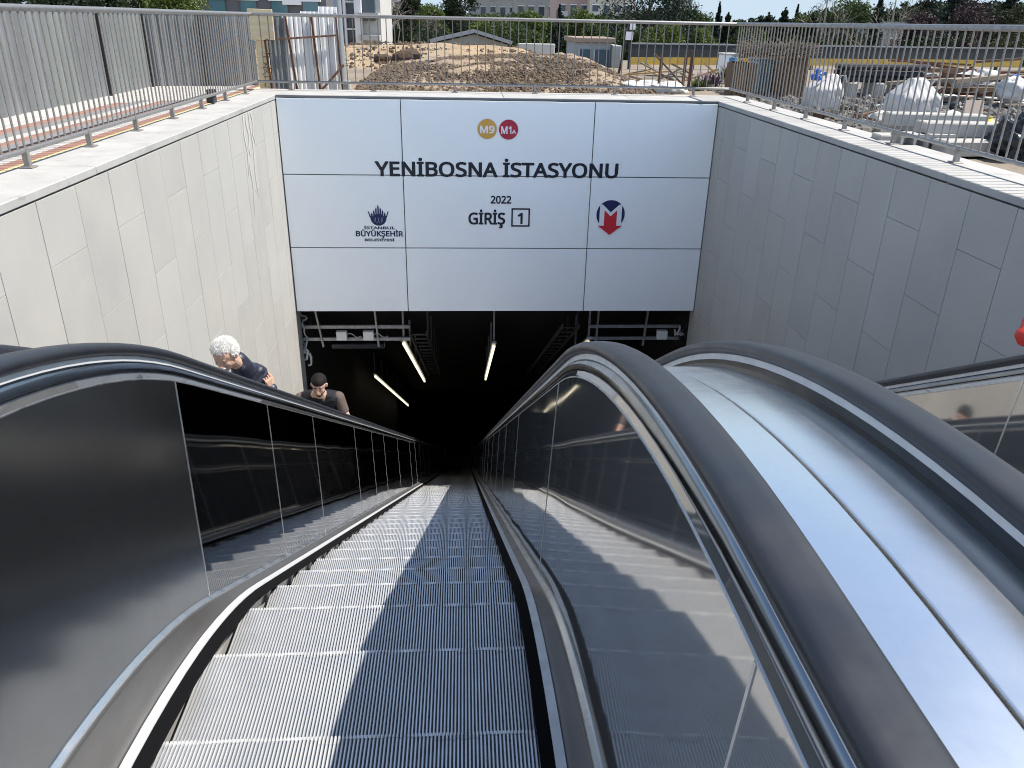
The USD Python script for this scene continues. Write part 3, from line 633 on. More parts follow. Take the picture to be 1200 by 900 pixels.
mound(h_back, -13, 7, 21, 44, 70, 70, .35, .5, 'earth_mound', 'earth', '')
def scatter_rocks(n, fn, smin, smax, sub=0):
    mb = MB()
    base = trimesh.creation.icosphere(0, 1.0)
    for k in range(n):
        x, y, z = fn(); s_ = smin+(smax-smin)*rng.random()**3
        v = np.array(base.vertices)*(1+rng.uniform(-.3, .3, (12, 1)))*np.array([1, rng.uniform(.6, 1), rng.uniform(.45, .8)])*s_
        mb.add(v @ rrot().T+[x, y, z+s_*.15], base.faces)
    return mb
def on_front():
    while True:
        x, y = rng.uniform(-2.0, 4.0), 14.6+9*rng.random()**1.3
        h = float(h_front(x, y))
        if h > .04 or rng.random() < .3: return x, y, ZG-.03+h
obj('rubble', scatter_rocks(21000, on_front, .010, .062), 'rubble_stone', kind='stuff', label='brown broken rubble stones heaped behind the far railing', cat='rubble')
def on_yard():
    x, y = rng.uniform(4.9, 9.5), rng.uniform(8.5, 17); return x, y, ZG
obj('stone_litter', scatter_rocks(5200, on_yard, .018, .11), 'rubble_pale', kind='stuff', label='pale stones and dust littering the yard beyond the right railing', cat='rubble')
def on_back():
    x, y = rng.uniform(-8, 3), rng.uniform(22, 33); return x, y, ZG-.03+float(h_back(x, y))
obj('earth_clods', scatter_rocks(2200, on_back, .02, .09), 'rubble_stone', kind='stuff', label='clods scattered on the tan earth mound', cat='earth')
c = at(466, 74, y=24); mb = MB()
for k in range(14): mb.ico(c+rng.normal(0, 1, 3)*[.45, .3, .16]+[0, 0, -.1], rng.uniform(.12, .3), 1, (1.3, 1, .8), .25)
obj('soil_clump', mb, 'dark_soil', label='dark brown clump of soil sitting on the earth mound', cat='soil')
# ------------------------------------------------------------------ sheds, wall, sign post, barrier in the middle distance
mat('render_grey', (.36, .38, .37), .85, col2=(.30, .31, .30), nscale=2)
mat('render_white', (.52, .52, .50), .85, col2=(.45, .45, .43), nscale=2)
mat('render_beige', (.58, .53, .45), .85, col2=(.52, .47, .40), nscale=.3)
mat('render_pink', (.50, .38, .34), .85, col2=(.44, .33, .30), nscale=.5)
mat('render_slate', (.13, .135, .15), .7, col2=(.10, .105, .12), nscale=.6)
mat('hut_blue', (.30, .36, .42), .7, col2=(.25, .30, .35), nscale=2)
mat('teal_dark', (.03, .07, .10), .35)
mat('roof_dark', (.10, .105, .115), .6)
mat('roof_brown', (.26, .20, .16), .85)
mat('glass_dark', (.03, .045, .06), .08, spec=.8)
mat('glass_teal', (.08, .17, .20), .08, spec=.8)
mat('barrier_dark', (.022, .032, .042), .55, col2=(.014, .02, .028), nscale=1.5)
mat('barrier_top', (.30, .33, .36), .5, .3)
mat('yellow_board', (.48, .33, .06), .75, col2=(.36, .25, .06), nscale=3)
mat('orange_dirt_board', (.46, .28, .10), .8)
def X_at(px, D): return float(at(px, 30, y=D)[0])
def Z_at(px, py, D): return float(at(px, py, y=D)[2])
D = 32; xa, xm, xb = X_at(507, D), X_at(556, D), X_at(597, D); za, zm, zb_ = Z_at(507, 49, D), Z_at(556, 38, D), Z_at(597, 51, D)
t = thing('shed', 'low grey shed with a shallow dark gable roof behind the earth mound', 'shed', ((xa+xb)/2, D+2, ZG))
obj('wall', MB().poly(Polygon([(xa+.05, ZG), (xb-.05, ZG), (xb-.05, zb_-.05), (xm, zm-.06), (xa+.05, za-.05)]), lambda v: np.stack([v[:, 0], D+v[:, 2], v[:, 1]], -1), 4), 'render_grey', t)
for p, q in (((xa-.1, za-.02), (xm, zm)), ((xm, zm), (xb+.1, zb_-.02))):
    obj('roof', MB().poly(Polygon([p, q, (q[0], q[1]+.07), (p[0], p[1]+.07)]), lambda v: np.stack([v[:, 0], D-.25+v[:, 2], v[:, 1]], -1), 4.5), 'roof_dark', t)
    obj('fascia', MB().bar((p[0], D-.27, p[1]+.05), (q[0], D-.27, q[1]+.05), .05, .12), 'barrier_top', t)
D = 34; obj('low_wall', MB().cbox(((X_at(607, D)+X_at(651, D))/2, D, (ZG+Z_at(630, 51, D))/2), (X_at(651, D)-X_at(607, D), .3, Z_at(630, 51, D)-ZG), .02), 'render_white', label='low white wall between the shed and the blue hut', cat='wall')
D = 25; xa, xb = X_at(675, D), X_at(718, D); zt = Z_at(690, 44, D)
t = thing('hut', 'small blue grey hut with dark doorways and a flat brown roof', 'hut', ((xa+xb)/2, D+1, ZG))
obj('wall', MB().cbox(((xa+xb)/2, D+1.0, (ZG+zt-.12)/2), (xb-xa, 2, zt-.12-ZG), .02), 'hut_blue', t)
obj('roof', MB().cbox(((xa+xb)/2, D+.95, zt-.06), (xb-xa+.18, 2.3, .13), .02), 'roof_brown', t)
for u, w in ((.28, .34), (.74, .42)):
    dr = obj('doorway', MB().box((xa+(xb-xa)*u, D-.005, (ZG+zt-.32)/2), ((xb-xa)*w, .05, zt-.32-ZG)), 'teal_dark', t)
    obj('frame', MB().bar((xa+(xb-xa)*(u-w/2), D-.03, ZG), (xa+(xb-xa)*(u-w/2), D-.03, zt-.3), .05), 'render_grey', dr)
obj('side_store', MB().cbox((xb+.14, D+.6, (ZG+Z_at(722, 53, D))/2), (.26, 1.6, Z_at(722, 53, D)-ZG), .02), 'render_grey', t)
D = 20; t = thing('sign_post', 'thin leaning dark post with two small white boards', 'sign', (X_at(730, D), D, ZG))
obj('post', MB().bar((X_at(728, D), D, ZG), (X_at(739, D), D, Z_at(739, 20, D)), .055), 'cable_black', t)
for px, py, w, h in ((741, 30, .13, .17), (738, 42, .17, .18)):
    obj('board', MB().cbox((X_at(px, D), D-.05, Z_at(px, py, D)), (w, .02, h), .003), 'sign_white', t)
t = thing('road_barrier', 'long dark barrier with a yellow lower band across the yard', 'barrier', (11, 25, ZG))
A, B_ = np.array([4.75, 24.2]), np.array([18.6, 27.4])
for i in range(14):
    p, q = A+(B_-A)*i/14, A+(B_-A)*(i+.985)/14
    obj('panel', MB().bar((*p, -.70), (*q, -.70), .06, .34), 'barrier_dark', t); obj('top_cap', MB().bar((*p, -.515), (*q, -.515), .09, .035), 'barrier_top', t)
    obj('yellow_board', MB().bar((*(p-[0, .05]), -.975), (*(q-[0, .05]), -.975), .05, .2), 'yellow_board', t)
    obj('post', MB().bar((*p, ZG), (*p, -.5), .08), 'barrier_dark', t)
# ------------------------------------------------------------------ the yard on the right: crates, tank, bags, beams, slabs
mat('woven_white', (.58, .58, .575), .75, col2=(.46, .465, .475), nscale=5, bump=.35, bscale=16, bdist=.012, bdetail=4)
mat('plastic_blue', (.05, .22, .42), .45, col2=(.04, .17, .34), nscale=5)
mat('plastic_blue_bright', (.03, .14, .55), .5)
mat('plastic_teal', (.20, .32, .36), .5, col2=(.15, .25, .29), nscale=5)
mat('plastic_black', (.015, .016, .02), .32, bump=.6, bscale=14, bdist=.03, bdetail=4)
mat('pipe_black', (.03, .032, .038), .45)
mat('slab_concrete', (.42, .415, .39), .85, col2=(.31, .305, .29), nscale=5, bump=.3, bscale=40, bdist=.004)
mat('reed', (.42, .35, .26), .9, island=TONE_WIDE)
mat('plastic_yellow', (.70, .52, .05), .4)
mat('plaster_board', (.62, .50, .42), .85)
mat('tarp_white', (.52, .52, .50), .6, bump=.5, bscale=9, bdist=.03)
mat('weed', (.10, .15, .03), .7, island=TONE_WIDE, translucent=.3)
mat('weed_purple', (.22, .14, .22), .8, island=TONE_WIDE)
def zt_at(px, py, c): return Z_at(px, py, c[1])
c = at(853, 96, z=ZG); w = 17/923.6*np.dot(c, CAM_F); zt = zt_at(853, 64, c)
t = thing('site_cabinet', 'white cabinet with a blue door standing at the railing corner', 'cabinet', c)
obj('body', MB().cbox((c[0], c[1]+.2, (ZG+zt)/2), (w, .4, zt-ZG), .015), 'sign_white', t); obj('door', MB().cbox((c[0]+w*.16, c[1]-.005, (ZG+zt)/2+.02), (w*.5, .02, (zt-ZG)*.72), .004), 'plastic_blue', t)
obj('lid', MB().cbox((c[0], c[1]+.2, zt+.015), (w+.03, .44, .03), .006), 'render_white', t)
def slatted(label, px0, px1, py0, py1, depth, m, n, cat='crate', name='slatted_crate'):
    c = at((px0+px1)/2, py1, z=ZG); x0, x1 = X_at(px0, c[1]), X_at(px1, c[1]); zt = zt_at((px0+px1)/2, py0, c)
    t = thing(name, label, cat, ((x0+x1)/2, c[1], ZG)); w = (x1-x0)/n
    for i in range(n):
        for yy in (c[1], c[1]+depth):
            obj('slat', MB().cbox((x0+w*(i+.5), yy, (ZG+zt)/2+rng.uniform(-.02, .02)), (w-.012, .022, zt-ZG), .003), m, t)
    for z in (ZG+.12*(zt-ZG), ZG+.88*(zt-ZG)): obj('batten', MB().bar((x0, c[1]+.025, z), (x1, c[1]+.025, z), .03, .06), m, t)
    obj('end_panel', MB().cbox((x0+.01, c[1]+depth/2, (ZG+zt)/2), (.02, depth, zt-ZG-.02), .003), m, t); obj('end_panel', MB().cbox((x1-.01, c[1]+depth/2, (ZG+zt)/2), (.02, depth, zt-ZG-.02), .003), m, t)
    return t, x0, x1, c[1], zt
slatted('tall brown slatted crate under the dry reeds', 929, 956, 58, 116, .6, 'timber', 5)
slatted('shorter brown slatted crate left of the blue tank', 868, 894, 74, 116, .5, 'timber', 5)
c = at(910, 112, z=ZG); x0, x1 = X_at(895, c[1]), X_at(926, c[1]); zt = zt_at(910, 70, c)
t = thing('plastic_tank', 'ribbed blue plastic tank with a pale lid between two crates', 'tank', ((x0+x1)/2, c[1]+.3, ZG))
obj('body', MB().cbox(((x0+x1)/2, c[1]+.3, (ZG+zt)/2), (x1-x0, .55, zt-ZG), .03), 'plastic_teal', t)
for i in range(6): obj('rib', MB().cbox((x0+(x1-x0)*(i+.5)/6, c[1]+.02, (ZG+zt)/2), (.025, .03, zt-ZG-.1), .006), 'plastic_blue' if i > 3 else 'plastic_teal', t)
obj('lid', MB().cbox(((x0+x1)/2, c[1]+.3, zt+.03), (x1-x0+.04, .6, .07), .015), 'render_white', t)
mb = MB(); c = at(912, 62, y=14.9)
for k in range(520):
    p = c+np.array([rng.uniform(-.62, .58), rng.uniform(-.2, .3), rng.uniform(-.03, .14)]); d = np.array([rng.normal(0, 1), rng.normal(0, .35), rng.normal(0, .22)]); d /= np.linalg.norm(d)
    mb.bar(p-d*.18, p+d*.18, .010, .007)
obj('reed_bundle', mb, 'reed', kind='stuff', label='dry grey brown reeds piled over the crates and the tank', cat='reeds')
obj('reed_support', MB().cbox((c[0], c[1]+.1, c[2]-.06), (1.15, .5, .03), .004), 'timber', label='thin board carrying the dry reeds', cat='board')
def bulk_bag(label, px0, px1, pytop, pybase, peak):
    c = at((px0+px1)/2, pybase, z=ZG); x0, x1 = X_at(px0, c[1]), X_at(px1, c[1]); zt = zt_at((px0+px1)/2, pytop, c); w = (x1-x0)*.78; h = zt-ZG
    m = trimesh.creation.box((1, 1, 1)); 
    for _ in range(4): m = m.subdivide()
    v = np.array(m.vertices); u = v[:, 2]+.5
    r = 1+.14*np.sin(np.pi*np.clip(u*1.1, 0, 1)); v[:, 0] *= r; v[:, 1] *= r
    rad = np.hypot(v[:, 0], v[:, 1]); k = np.where(rad > .5, .5/np.maximum(rad, 1e-6)*.35+.65, 1); v[:, :2] *= k[:, None]
    top = np.clip((u-.62)/.38, 0, 1); shift = np.array(peak)
    v[:, 0] = v[:, 0]*(1-.72*top**1.2)+shift[0]*top; v[:, 1] = v[:, 1]*(1-.6*top)
    q = np.stack([v[:, 0]*4, v[:, 1]*4, v[:, 2]*3], -1); v += (meshkit.fbm(q+11, 4, 5)-.5)[:, None]*.16*np.array([1, 1, .6]); fold = .02*np.sin(v[:, 0]*38+6*v[:, 2]+4*np.sin(5*v[:, 2])); v[:, 1] += fold*(u > .1)
    v = v*[w, w*.9, h]+[c[0]+w*.0, c[1]+w*.42, ZG+h*.5]
    t = thing('bulk_bag', label, 'bag', c)
    obj('body', MB().add(v, m.faces), 'woven_white', t, 50)
    for sx in (-1, 1):
        a = np.array([c[0]+sx*w*.22+shift[0]*w*.6, c[1]+w*.2, ZG+h*.86]); obj('strap', MB().tube([a, a+[sx*.03, -.02, h*.13], a+[sx*.09, -.02, h*.12], a+[sx*.13, 0, -h*.06]], .014, 6, flat=.4), 'woven_white', t, 40)
bulk_bag('white woven bulk bag with a flat crumpled top near the reeds', 944, 990, 88, 131, (.25, 0))
bulk_bag('white woven bulk bag with a peaked top beside the pale slabs', 1042, 1106, 93, 150, (.02, 0))
c = at(958, 88, y=12.75); mb = MB()
for k in range(7): mb.ico(c+rng.normal(0, .03, 3)*[1.5, 1, 1], rng.uniform(.03, .06), 1, (1, 1, .8), .3)
obj('blue_rag', mb, 'plastic_blue_bright', label='small bright blue rag on top of the nearer crumpled bulk bag', cat='rag')
for i in range(11):
    r, k = divmod(i, 4); c = at(1024, 116, z=ZG); L = 1.35
    p = np.array([c[0]-L/2+rng.uniform(-.12, .12), c[1]+.12*k+rng.uniform(-.02, .02), ZG+.34+.105*r+rng.uniform(-.01, .01)])
    tag(obj('black_pipe', MB().tube([p, p+[L+rng.uniform(-.2, .2), rng.uniform(-.1, .1), rng.uniform(-.03, .03)]], .05, 8), 'pipe_black', smooth=40), 'black plastic pipe in the stack between the two bulk bags', 'pipe', 'black pipes stacked in the yard')
for i in range(3):
    c = at(1024, 116, z=ZG); obj('pipe_bearer', MB().cbox((c[0]-.5+.5*i, c[1]+.15, ZG+.15), (.16, .6, .28), .02), 'slab_concrete', label=('concrete block under the left end of the black pipes', 'concrete block under the middle of the black pipes', 'concrete block under the right end of the black pipes')[i], cat='block')
for i in range(9):
    c = at(1010+22*(i % 4), 96-6*(i//4), z=ZG); c = c+[0, 0, 0]
    tag(obj('pale_block', MB().cbox((c[0]+rng.uniform(-.1, .1), c[1], ZG+.10), (rng.uniform(.5, .7), .4, .2), .02, rz(rng.uniform(-.2, .2))), 'slab_concrete'), 'pale concrete block lying behind the black pipes', 'block', 'pale blocks behind the black pipes')
for i in range(34):
    c = at(rng.uniform(1075, 1178), rng.uniform(92, 126), z=ZG); lay = i % 5; L = rng.uniform(1.0, 2.6); a = rng.normal(.05, .16)
    p = np.array([c[0], c[1], ZG+.05+lay*.10+rng.uniform(0, .05)]); d = np.array([math.cos(a), math.sin(a), rng.normal(0, .05)])*L/2
    m, lb = (('timber_red', 'rusty red brown beam in the heap beyond the peaked bag'), ('timber', 'brown plank in the heap beyond the peaked bag'), ('timber_pale', 'pale plank in the heap beyond the peaked bag'))[int(rng.choice([0, 1, 2], p=[.4, .3, .3]))]
    tag(obj('plank', MB().bar(p-d, p+d, rng.uniform(.06, .16), rng.uniform(.03, .08)), m), lb, 'plank', lb.replace(' in the heap beyond the peaked bag', 's heaped in the yard'))
for i, (px, py, L, zz, a) in enumerate(((1092, 168, .95, .08, -.12), (1128, 166, 1.0, .08, -.08), (1105, 158, 1.1, .24, -.15), (1140, 172, .9, .24, -.1), (1080, 150, .8, .10, -.2), (1160, 178, .8, .10, .05))):
    c = at(px, py+12, z=ZG); 
    obj('stone_slab', MB().cbox((c[0], c[1]+.3, ZG+zz), (L, .26, .15), .012, rz(a)), 'slab_concrete', label=('pale stone slab at the left of the lower layer beside the railing', 'pale stone slab in the middle of the lower layer beside the railing', 'pale stone slab resting across the lower slabs, left one', 'pale stone slab resting across the lower slabs, right one', 'pale stone slab in front of the peaked bulk bag', 'pale stone slab nearest the black plastic heap')[i], cat='slab')
for i, px in enumerate((1070, 1098)):
    c = at(px, 182, z=ZG); t = thing('hollow_block', ('grey hollow block under the railing, left one of two', 'grey hollow block under the railing, right one of two')[i], 'block', c)
    for dx in (-.14, 0, .14): obj('web', MB().box((c[0]+dx, c[1]+.12, ZG+.10), (.03, .2, .20)), 'slab_concrete', t)
    for dz in (.015, .19): obj('shell', MB().box((c[0], c[1]+.12, ZG+dz), (.34, .21, .03)), 'slab_concrete', t)
c = at(1186, 192, z=ZG); m = trimesh.creation.icosphere(4, 1.0); v = np.array(m.vertices); v += (meshkit.fbm(v*2.6+5, 5, 9)-.5)[:, None]*v*1.3; v = v*[.26, .34, .30]+[c[0]+.20, c[1]+.30, ZG+.12]; v[:, 2] = np.maximum(v[:, 2], ZG-.02)
obj('plastic_heap', MB().add(v, m.faces), 'plastic_black', smooth=60, label='crumpled black plastic heap at the right edge behind the railing', cat='plastic sheet')
c = at(1158, 148, z=ZG+.12); obj('yellow_can', MB().lathe([(0, -.12), (.075, -.12), (.08, -.06), (.08, .05), (.05, .08), (.022, .09), (.022, .12), (0, .12)], c, 14), 'plastic_yellow', smooth=40, label='small yellow can beside the black plastic heap', cat='can')
c = at(1136, 150, z=ZG); obj('leaning_board', MB().cbox((c[0], c[1], ZG+.17), (.26, .03, .36), .004, rx(-.2)), 'plaster_board', label='pinkish board leaning behind the pale slabs', cat='board')
for i, (px, py) in enumerate(((1128, 112), (1150, 108), (1182, 122))):
    c = at(px, py+6, z=ZG); m = trimesh.creation.icosphere(3, 1.0); v = np.array(m.vertices); v += (meshkit.fbm(v*2+i*7, 4, 2)-.5)[:, None]*v*.8; v = v*[.26, .2, .20]+[c[0], c[1], ZG+.32]; 
    obj('white_sack', MB().add(v, m.faces), 'woven_white', smooth=60, label=('white sack on the planks, leftmost of three', 'white sack on the planks, middle of three', 'white sack by the black plastic heap')[i], cat='sack')
c = at(1194, 104, z=ZG+.3); mb = MB()
for k in range(6): mb.ico(c+rng.normal(0, .06, 3), rng.uniform(.07, .13), 1, (1, 1, .8), .3)
obj('blue_tarp', mb, 'plastic_blue_bright', label='crumpled blue tarp at the right edge above the planks', cat='tarp')
c = at(965, 137, z=ZG+.06); obj('brick', MB().cbox((c[0], c[1], ZG+.06), (.26, .14, .11), .008, rz(.1)), 'dark_soil', label='dark brick lying beyond the right coping', cat='brick')
c = at(926, 128, z=ZG+.04); mb = MB()
for k in range(5): mb.ico(c+rng.normal(0, .05, 3)*[1.6, 1, .4], rng.uniform(.05, .09), 1, (1.3, 1, .5), .3)
obj('black_scrap', mb, 'plastic_black', label='black plastic scrap lying beyond the right coping near the corner', cat='scrap')
for i, (px, py) in enumerate(((742, 109), (766, 107), (790, 110))):
    c = at(px, py, z=ZG); m = trimesh.creation.icosphere(3, 1.0); v = np.array(m.vertices); v += (meshkit.fbm(v*1.7+i*3, 4, 4)-.5)[:, None]*v*.9; v = v*[.34, .25, .13]+[c[0], c[1]+.3, ZG+.06]
    obj('white_tarp', MB().add(v, m.faces), 'tarp_white', smooth=60, label=('crumpled white tarp at the foot of the rubble, left one', 'crumpled white tarp at the foot of the rubble, middle one', 'crumpled white tarp at the foot of the rubble, right one')[i], cat='tarp')
for i in range(16):
    c = at(rng.uniform(745, 842), rng.uniform(88, 106), z=ZG); a = rng.uniform(-.6, .6); L = rng.uniform(.4, 1.2)
    p = np.array([c[0], c[1], ZG+.06+rng.uniform(0, .12)]); d = np.array([math.cos(a), math.sin(a), rng.normal(0, .3)])*L/2
    tag(obj('scrap_wood', MB().bar(p-d, p+d, .07, .035), ('timber_pale', 'timber', 'orange_dirt_board')[i % 3]), ('pale', 'brown', 'orange')[i % 3]+' scrap of wood strewn between the rubble and the cabinet', 'wood scrap', ('pale', 'brown', 'orange')[i % 3]+' wood scraps strewn behind the railing')
for i, px in enumerate((771, 799, 806)):
    c = at(px, 107, z=ZG); obj('stake', MB().bar((c[0], c[1], ZG), (c[0]+.02, c[1], ZG+.75), .05), 'rust', label=('dark stake behind the far railing, left one', 'dark stake behind the far railing, middle one', 'dark stake behind the far railing, right one')[i], cat='stake')
def weed(label, px, py, n, h, m):
    c = at(px, py, z=ZG); mb = MB()
    for k in range(n):
        p = c+[rng.normal(0, .09), rng.normal(0, .09), 0]; a = rng.uniform(0, 6.28); l = h*rng.uniform(.5, 1.1); b = np.array([math.cos(a), math.sin(a), 0]); sd = np.array([-b[1], b[0], 0])*.018
        q = p+b*l*.3+[0, 0, l*.7]; r_ = p+b*l*.6+[0, 0, l]
        mb.add([p-sd*.4, p+sd*.4, q+sd, q-sd, r_], [[0, 1, 2], [0, 2, 3], [3, 2, 4]])
    obj('weed', mb, m, label=label, cat='weed')
weed('bright green weed at the foot of the white cabinet', 855, 98, 90, .38, 'weed'); weed('purple flowering weed behind the far railing corner', 832, 104, 70, .34, 'weed_purple'); weed('small dry weed behind the far railing corner', 818, 106, 50, .25, 'weed')

for i in range(70):
    px, py = rng.uniform(1000, 1199), rng.uniform(96, 172); c = at(px, py, z=ZG); c[0] = max(c[0], 5.55); k = i % 5; s_ = rng.uniform(.05, .14)
    if k == 0: m = MB().cbox(c+[0, 0, ZG*0+s_*.4], (s_*2.2, s_*1.2, s_*.8), .008, rrot()); nm, mt_, lb = 'rubble_block', 'slab_concrete', 'broken pale block lying in the yard litter'
    elif k == 1: d = np.array([rng.normal(), rng.normal(), rng.normal(0, .25)]); d /= np.linalg.norm(d); m = MB().bar(c+[0, 0, .08]-d*.4, c+[0, 0, .08]+d*.4, .06, .03); nm, mt_, lb = 'loose_plank', ('timber', 'timber_pale', 'timber_red')[i % 3], 'loose plank lying in the yard litter'
    elif k == 2:
        q = trimesh.creation.icosphere(2, 1.0); v = np.array(q.vertices); v += (meshkit.fbm(v*2+i, 4, i)-.5)[:, None]*v; m = MB().add(v*[s_*1.5, s_*1.2, s_*.9]+c+[0, 0, s_*.5], q.faces); nm, mt_, lb = 'crumpled_sheet', ('tarp_white', 'woven_white', 'plastic_black')[(i//5) % 3], 'crumpled plastic sheet lying in the yard litter'
    elif k == 3: m = MB().tube([c+[0, 0, .05], c+[rng.uniform(-.4, .4), rng.uniform(-.3, .3), .12], c+[rng.uniform(-.7, .7), rng.uniform(-.3, .3), .05]], .018, 6); nm, mt_, lb = 'loose_pipe', ('rust', 'pipe_black', 'tray_steel')[i % 3], 'loose pipe lying in the yard litter'
    else: m = MB().cbox(c+[0, 0, .03], (s_*3, s_*2, .03), .005, rz(rng.uniform(0, 3)) @ rx(rng.normal(0, .2))); nm, mt_, lb = 'loose_board', ('plaster_board', 'timber_pale', 'slab_concrete')[i % 3], 'loose flat board lying in the yard litter'
    word = {'timber': 'brown', 'timber_pale': 'pale', 'timber_red': 'reddish', 'tarp_white': 'white', 'woven_white': 'woven white', 'plastic_black': 'black', 'rust': 'rusty', 'pipe_black': 'black', 'tray_steel': 'grey steel', 'plaster_board': 'pinkish', 'slab_concrete': 'grey'}[mt_]
    lb = word+' '+lb; tag(obj(nm, m, mt_), lb, nm.split('_')[1], lb.replace(' lying', 's lying'))
# ------------------------------------------------------------------ trees
def leafmat(n, c, tr=.25): mat(n, c, .6, island=[(0, (.5, .52, .5)), (.5, (.95, .95, .95)), (1, (1.45, 1.4, 1.2))], translucent=tr, spec=.3)
leafmat('leaf_dark', (.032, .058, .026)); leafmat('leaf_pine', (.022, .048, .036)); leafmat('leaf_mid', (.085, .135, .042)); leafmat('leaf_light', (.18, .25, .065)); leafmat('leaf_purple', (.075, .045, .055)); leafmat('leaf_olive', (.075, .085, .04)); leafmat('leaf_twig', (.17, .145, .13))
mat('bark', (.12, .09, .07), .95, col2=(.07, .055, .045), nscale=8); mat('bark_pale', (.34, .30, .26), .9)
def leaves(mb, c, R, n, size, r):
    d = r.normal(size=(n, 3)); d /= np.linalg.norm(d, axis=1, keepdims=True); p = c+d*(r.random((n, 1))**.4)*R
    a = r.normal(size=(n, 3)); a /= np.linalg.norm(a, axis=1, keepdims=True); b = np.cross(a, r.normal(size=(n, 3))); b /= np.linalg.norm(b, axis=1, keepdims=True)
    s_ = size*r.uniform(.6, 1.3, (n, 1)); a = a*s_; b = b*s_*.5
    v = np.stack([p-a, p-b, p+a, p+b], 1).reshape(-1, 3); k = np.arange(n)*4
    mb.add(v, np.stack([k, k+1, k+2, k+3], 1))
def tree(label, px, pytop, wpx, D, kind, leaf, seed, base=None, cat='tree', dens=1.0):
    base = float(gz(D)) if base is None else base; wpx = wpx*1.25
    r = np.random.default_rng(seed); x = X_at(px, D); zt = Z_at(px, pytop, D); depth = float(np.dot(at(px, 30, y=D), CAM_F)); W = wpx/923.6*depth; H = zt-base; c = np.array([x, D, base])
    t = thing('tree', label, cat, c); mb = MB(); tk = MB(); size = max(.05, 1.5/923.6*depth); rt = max(.05, .02*H+.03)
    top = {'cypress': .95, 'conifer': .93, 'round': .6, 'loose': .8, 'shrub': .5, 'bare': .95}[kind]
    bend = r.normal(0, .02*H, 2); sp = [c+[bend[0]*u*u, bend[1]*u*u, H*top*u] for u in np.linspace(0, 1, 5)]
    tk.tube(sp, np.linspace(rt, rt*.25, 5), 7)
    if kind == 'cypress':
        for u in np.linspace(.04, 1, 26):
            rr = W/2*np.clip(1.15*math.sin(math.pi*min(1, .12+.88*u)**.75)**.6, .1, 1)*(1-.25*u)
            for k in range(3): leaves(mb, c+[r.normal(0, rr*.35), r.normal(0, rr*.35), H*(u*.98)], np.array([rr*.62, rr*.62, H*.035]), int(70*dens), size*.8, r)
    elif kind == 'conifer':
        n = 12
        for i in range(n):
            u = .12+.86*i/n; rr = W/2*(1-u)**.75*1.08
            for k in range(10):
                a = r.uniform(0, 6.28); l = rr*r.uniform(.55, 1.1); q = c+[math.cos(a)*l, math.sin(a)*l, H*u-l*.18+r.normal(0, .02*H)]
                tk.bar(c+[0, 0, H*u], q, .015+.004*H); leaves(mb, (q*.62+(c+[0, 0, H*u])*.38), np.array([l*.45+.08, l*.45+.08, H*.03+.03]), int(62*dens), size, r)
        leaves(mb, c+[0, 0, H*.96], np.array([W*.04, W*.04, H*.05]), 40, size*.8, r)
    elif kind == 'bare':
        def branch(p, d, l, rad, lev):
            q = p+d*l; tk.tube([p, (p+q)/2+r.normal(0, l*.06, 3), q], [rad, rad*.8, rad*.6], 5)
            if lev == 0: leaves(mb, q, np.array([W*.09, W*.09, W*.09]), int(16*dens), size*.7, r); return
            for k in range(3):
                nd = d+r.normal(0, .48, 3); nd[2] = abs(nd[2])*.8+.25; branch(q, nd/np.linalg.norm(nd), l*r.uniform(.6, .8), rad*.6, lev-1)
        for k in range(3):
            d = np.array([r.normal(0, .18), r.normal(0, .18), 1]); branch(c, d/np.linalg.norm(d), H*.36, rt*.42, 3)
    else:
        lo = {'round': .25, 'loose': .18, 'shrub': .02}[kind]; ncl = int({'round': 60, 'loose': 64, 'shrub': 34}[kind])
        for k in range(ncl):
            u = r.random(); ang = r.uniform(0, 6.28); zz = lo+(1-lo)*u*.94
            env = math.sin(math.pi*min(.97, max(.08, .16+.78*u)))**.6
            rad = W/2*env*math.sqrt(r.uniform(.15, 1))*.86; q = c+[math.cos(ang)*rad, math.sin(ang)*rad, H*zz]
            s_ = W*r.uniform(.10, .20)*(1.15 if kind == 'round' else .85)
            if k % 2 == 0 and kind != 'shrub': tk.tube([c+[0, 0, H*min(top, zz*.7)], (q+c+[0, 0, H*zz*.8])/2, q], [rt*.35, rt*.25, rt*.1], 5)
            leaves(mb, q, np.array([s_, s_, s_*.8]), int((150 if kind != 'loose' else 130)*dens), size, r)
    obj('trunk', tk, 'bark_pale' if kind == 'bare' else 'bark', t, 50); obj('crown', mb, leaf, t)
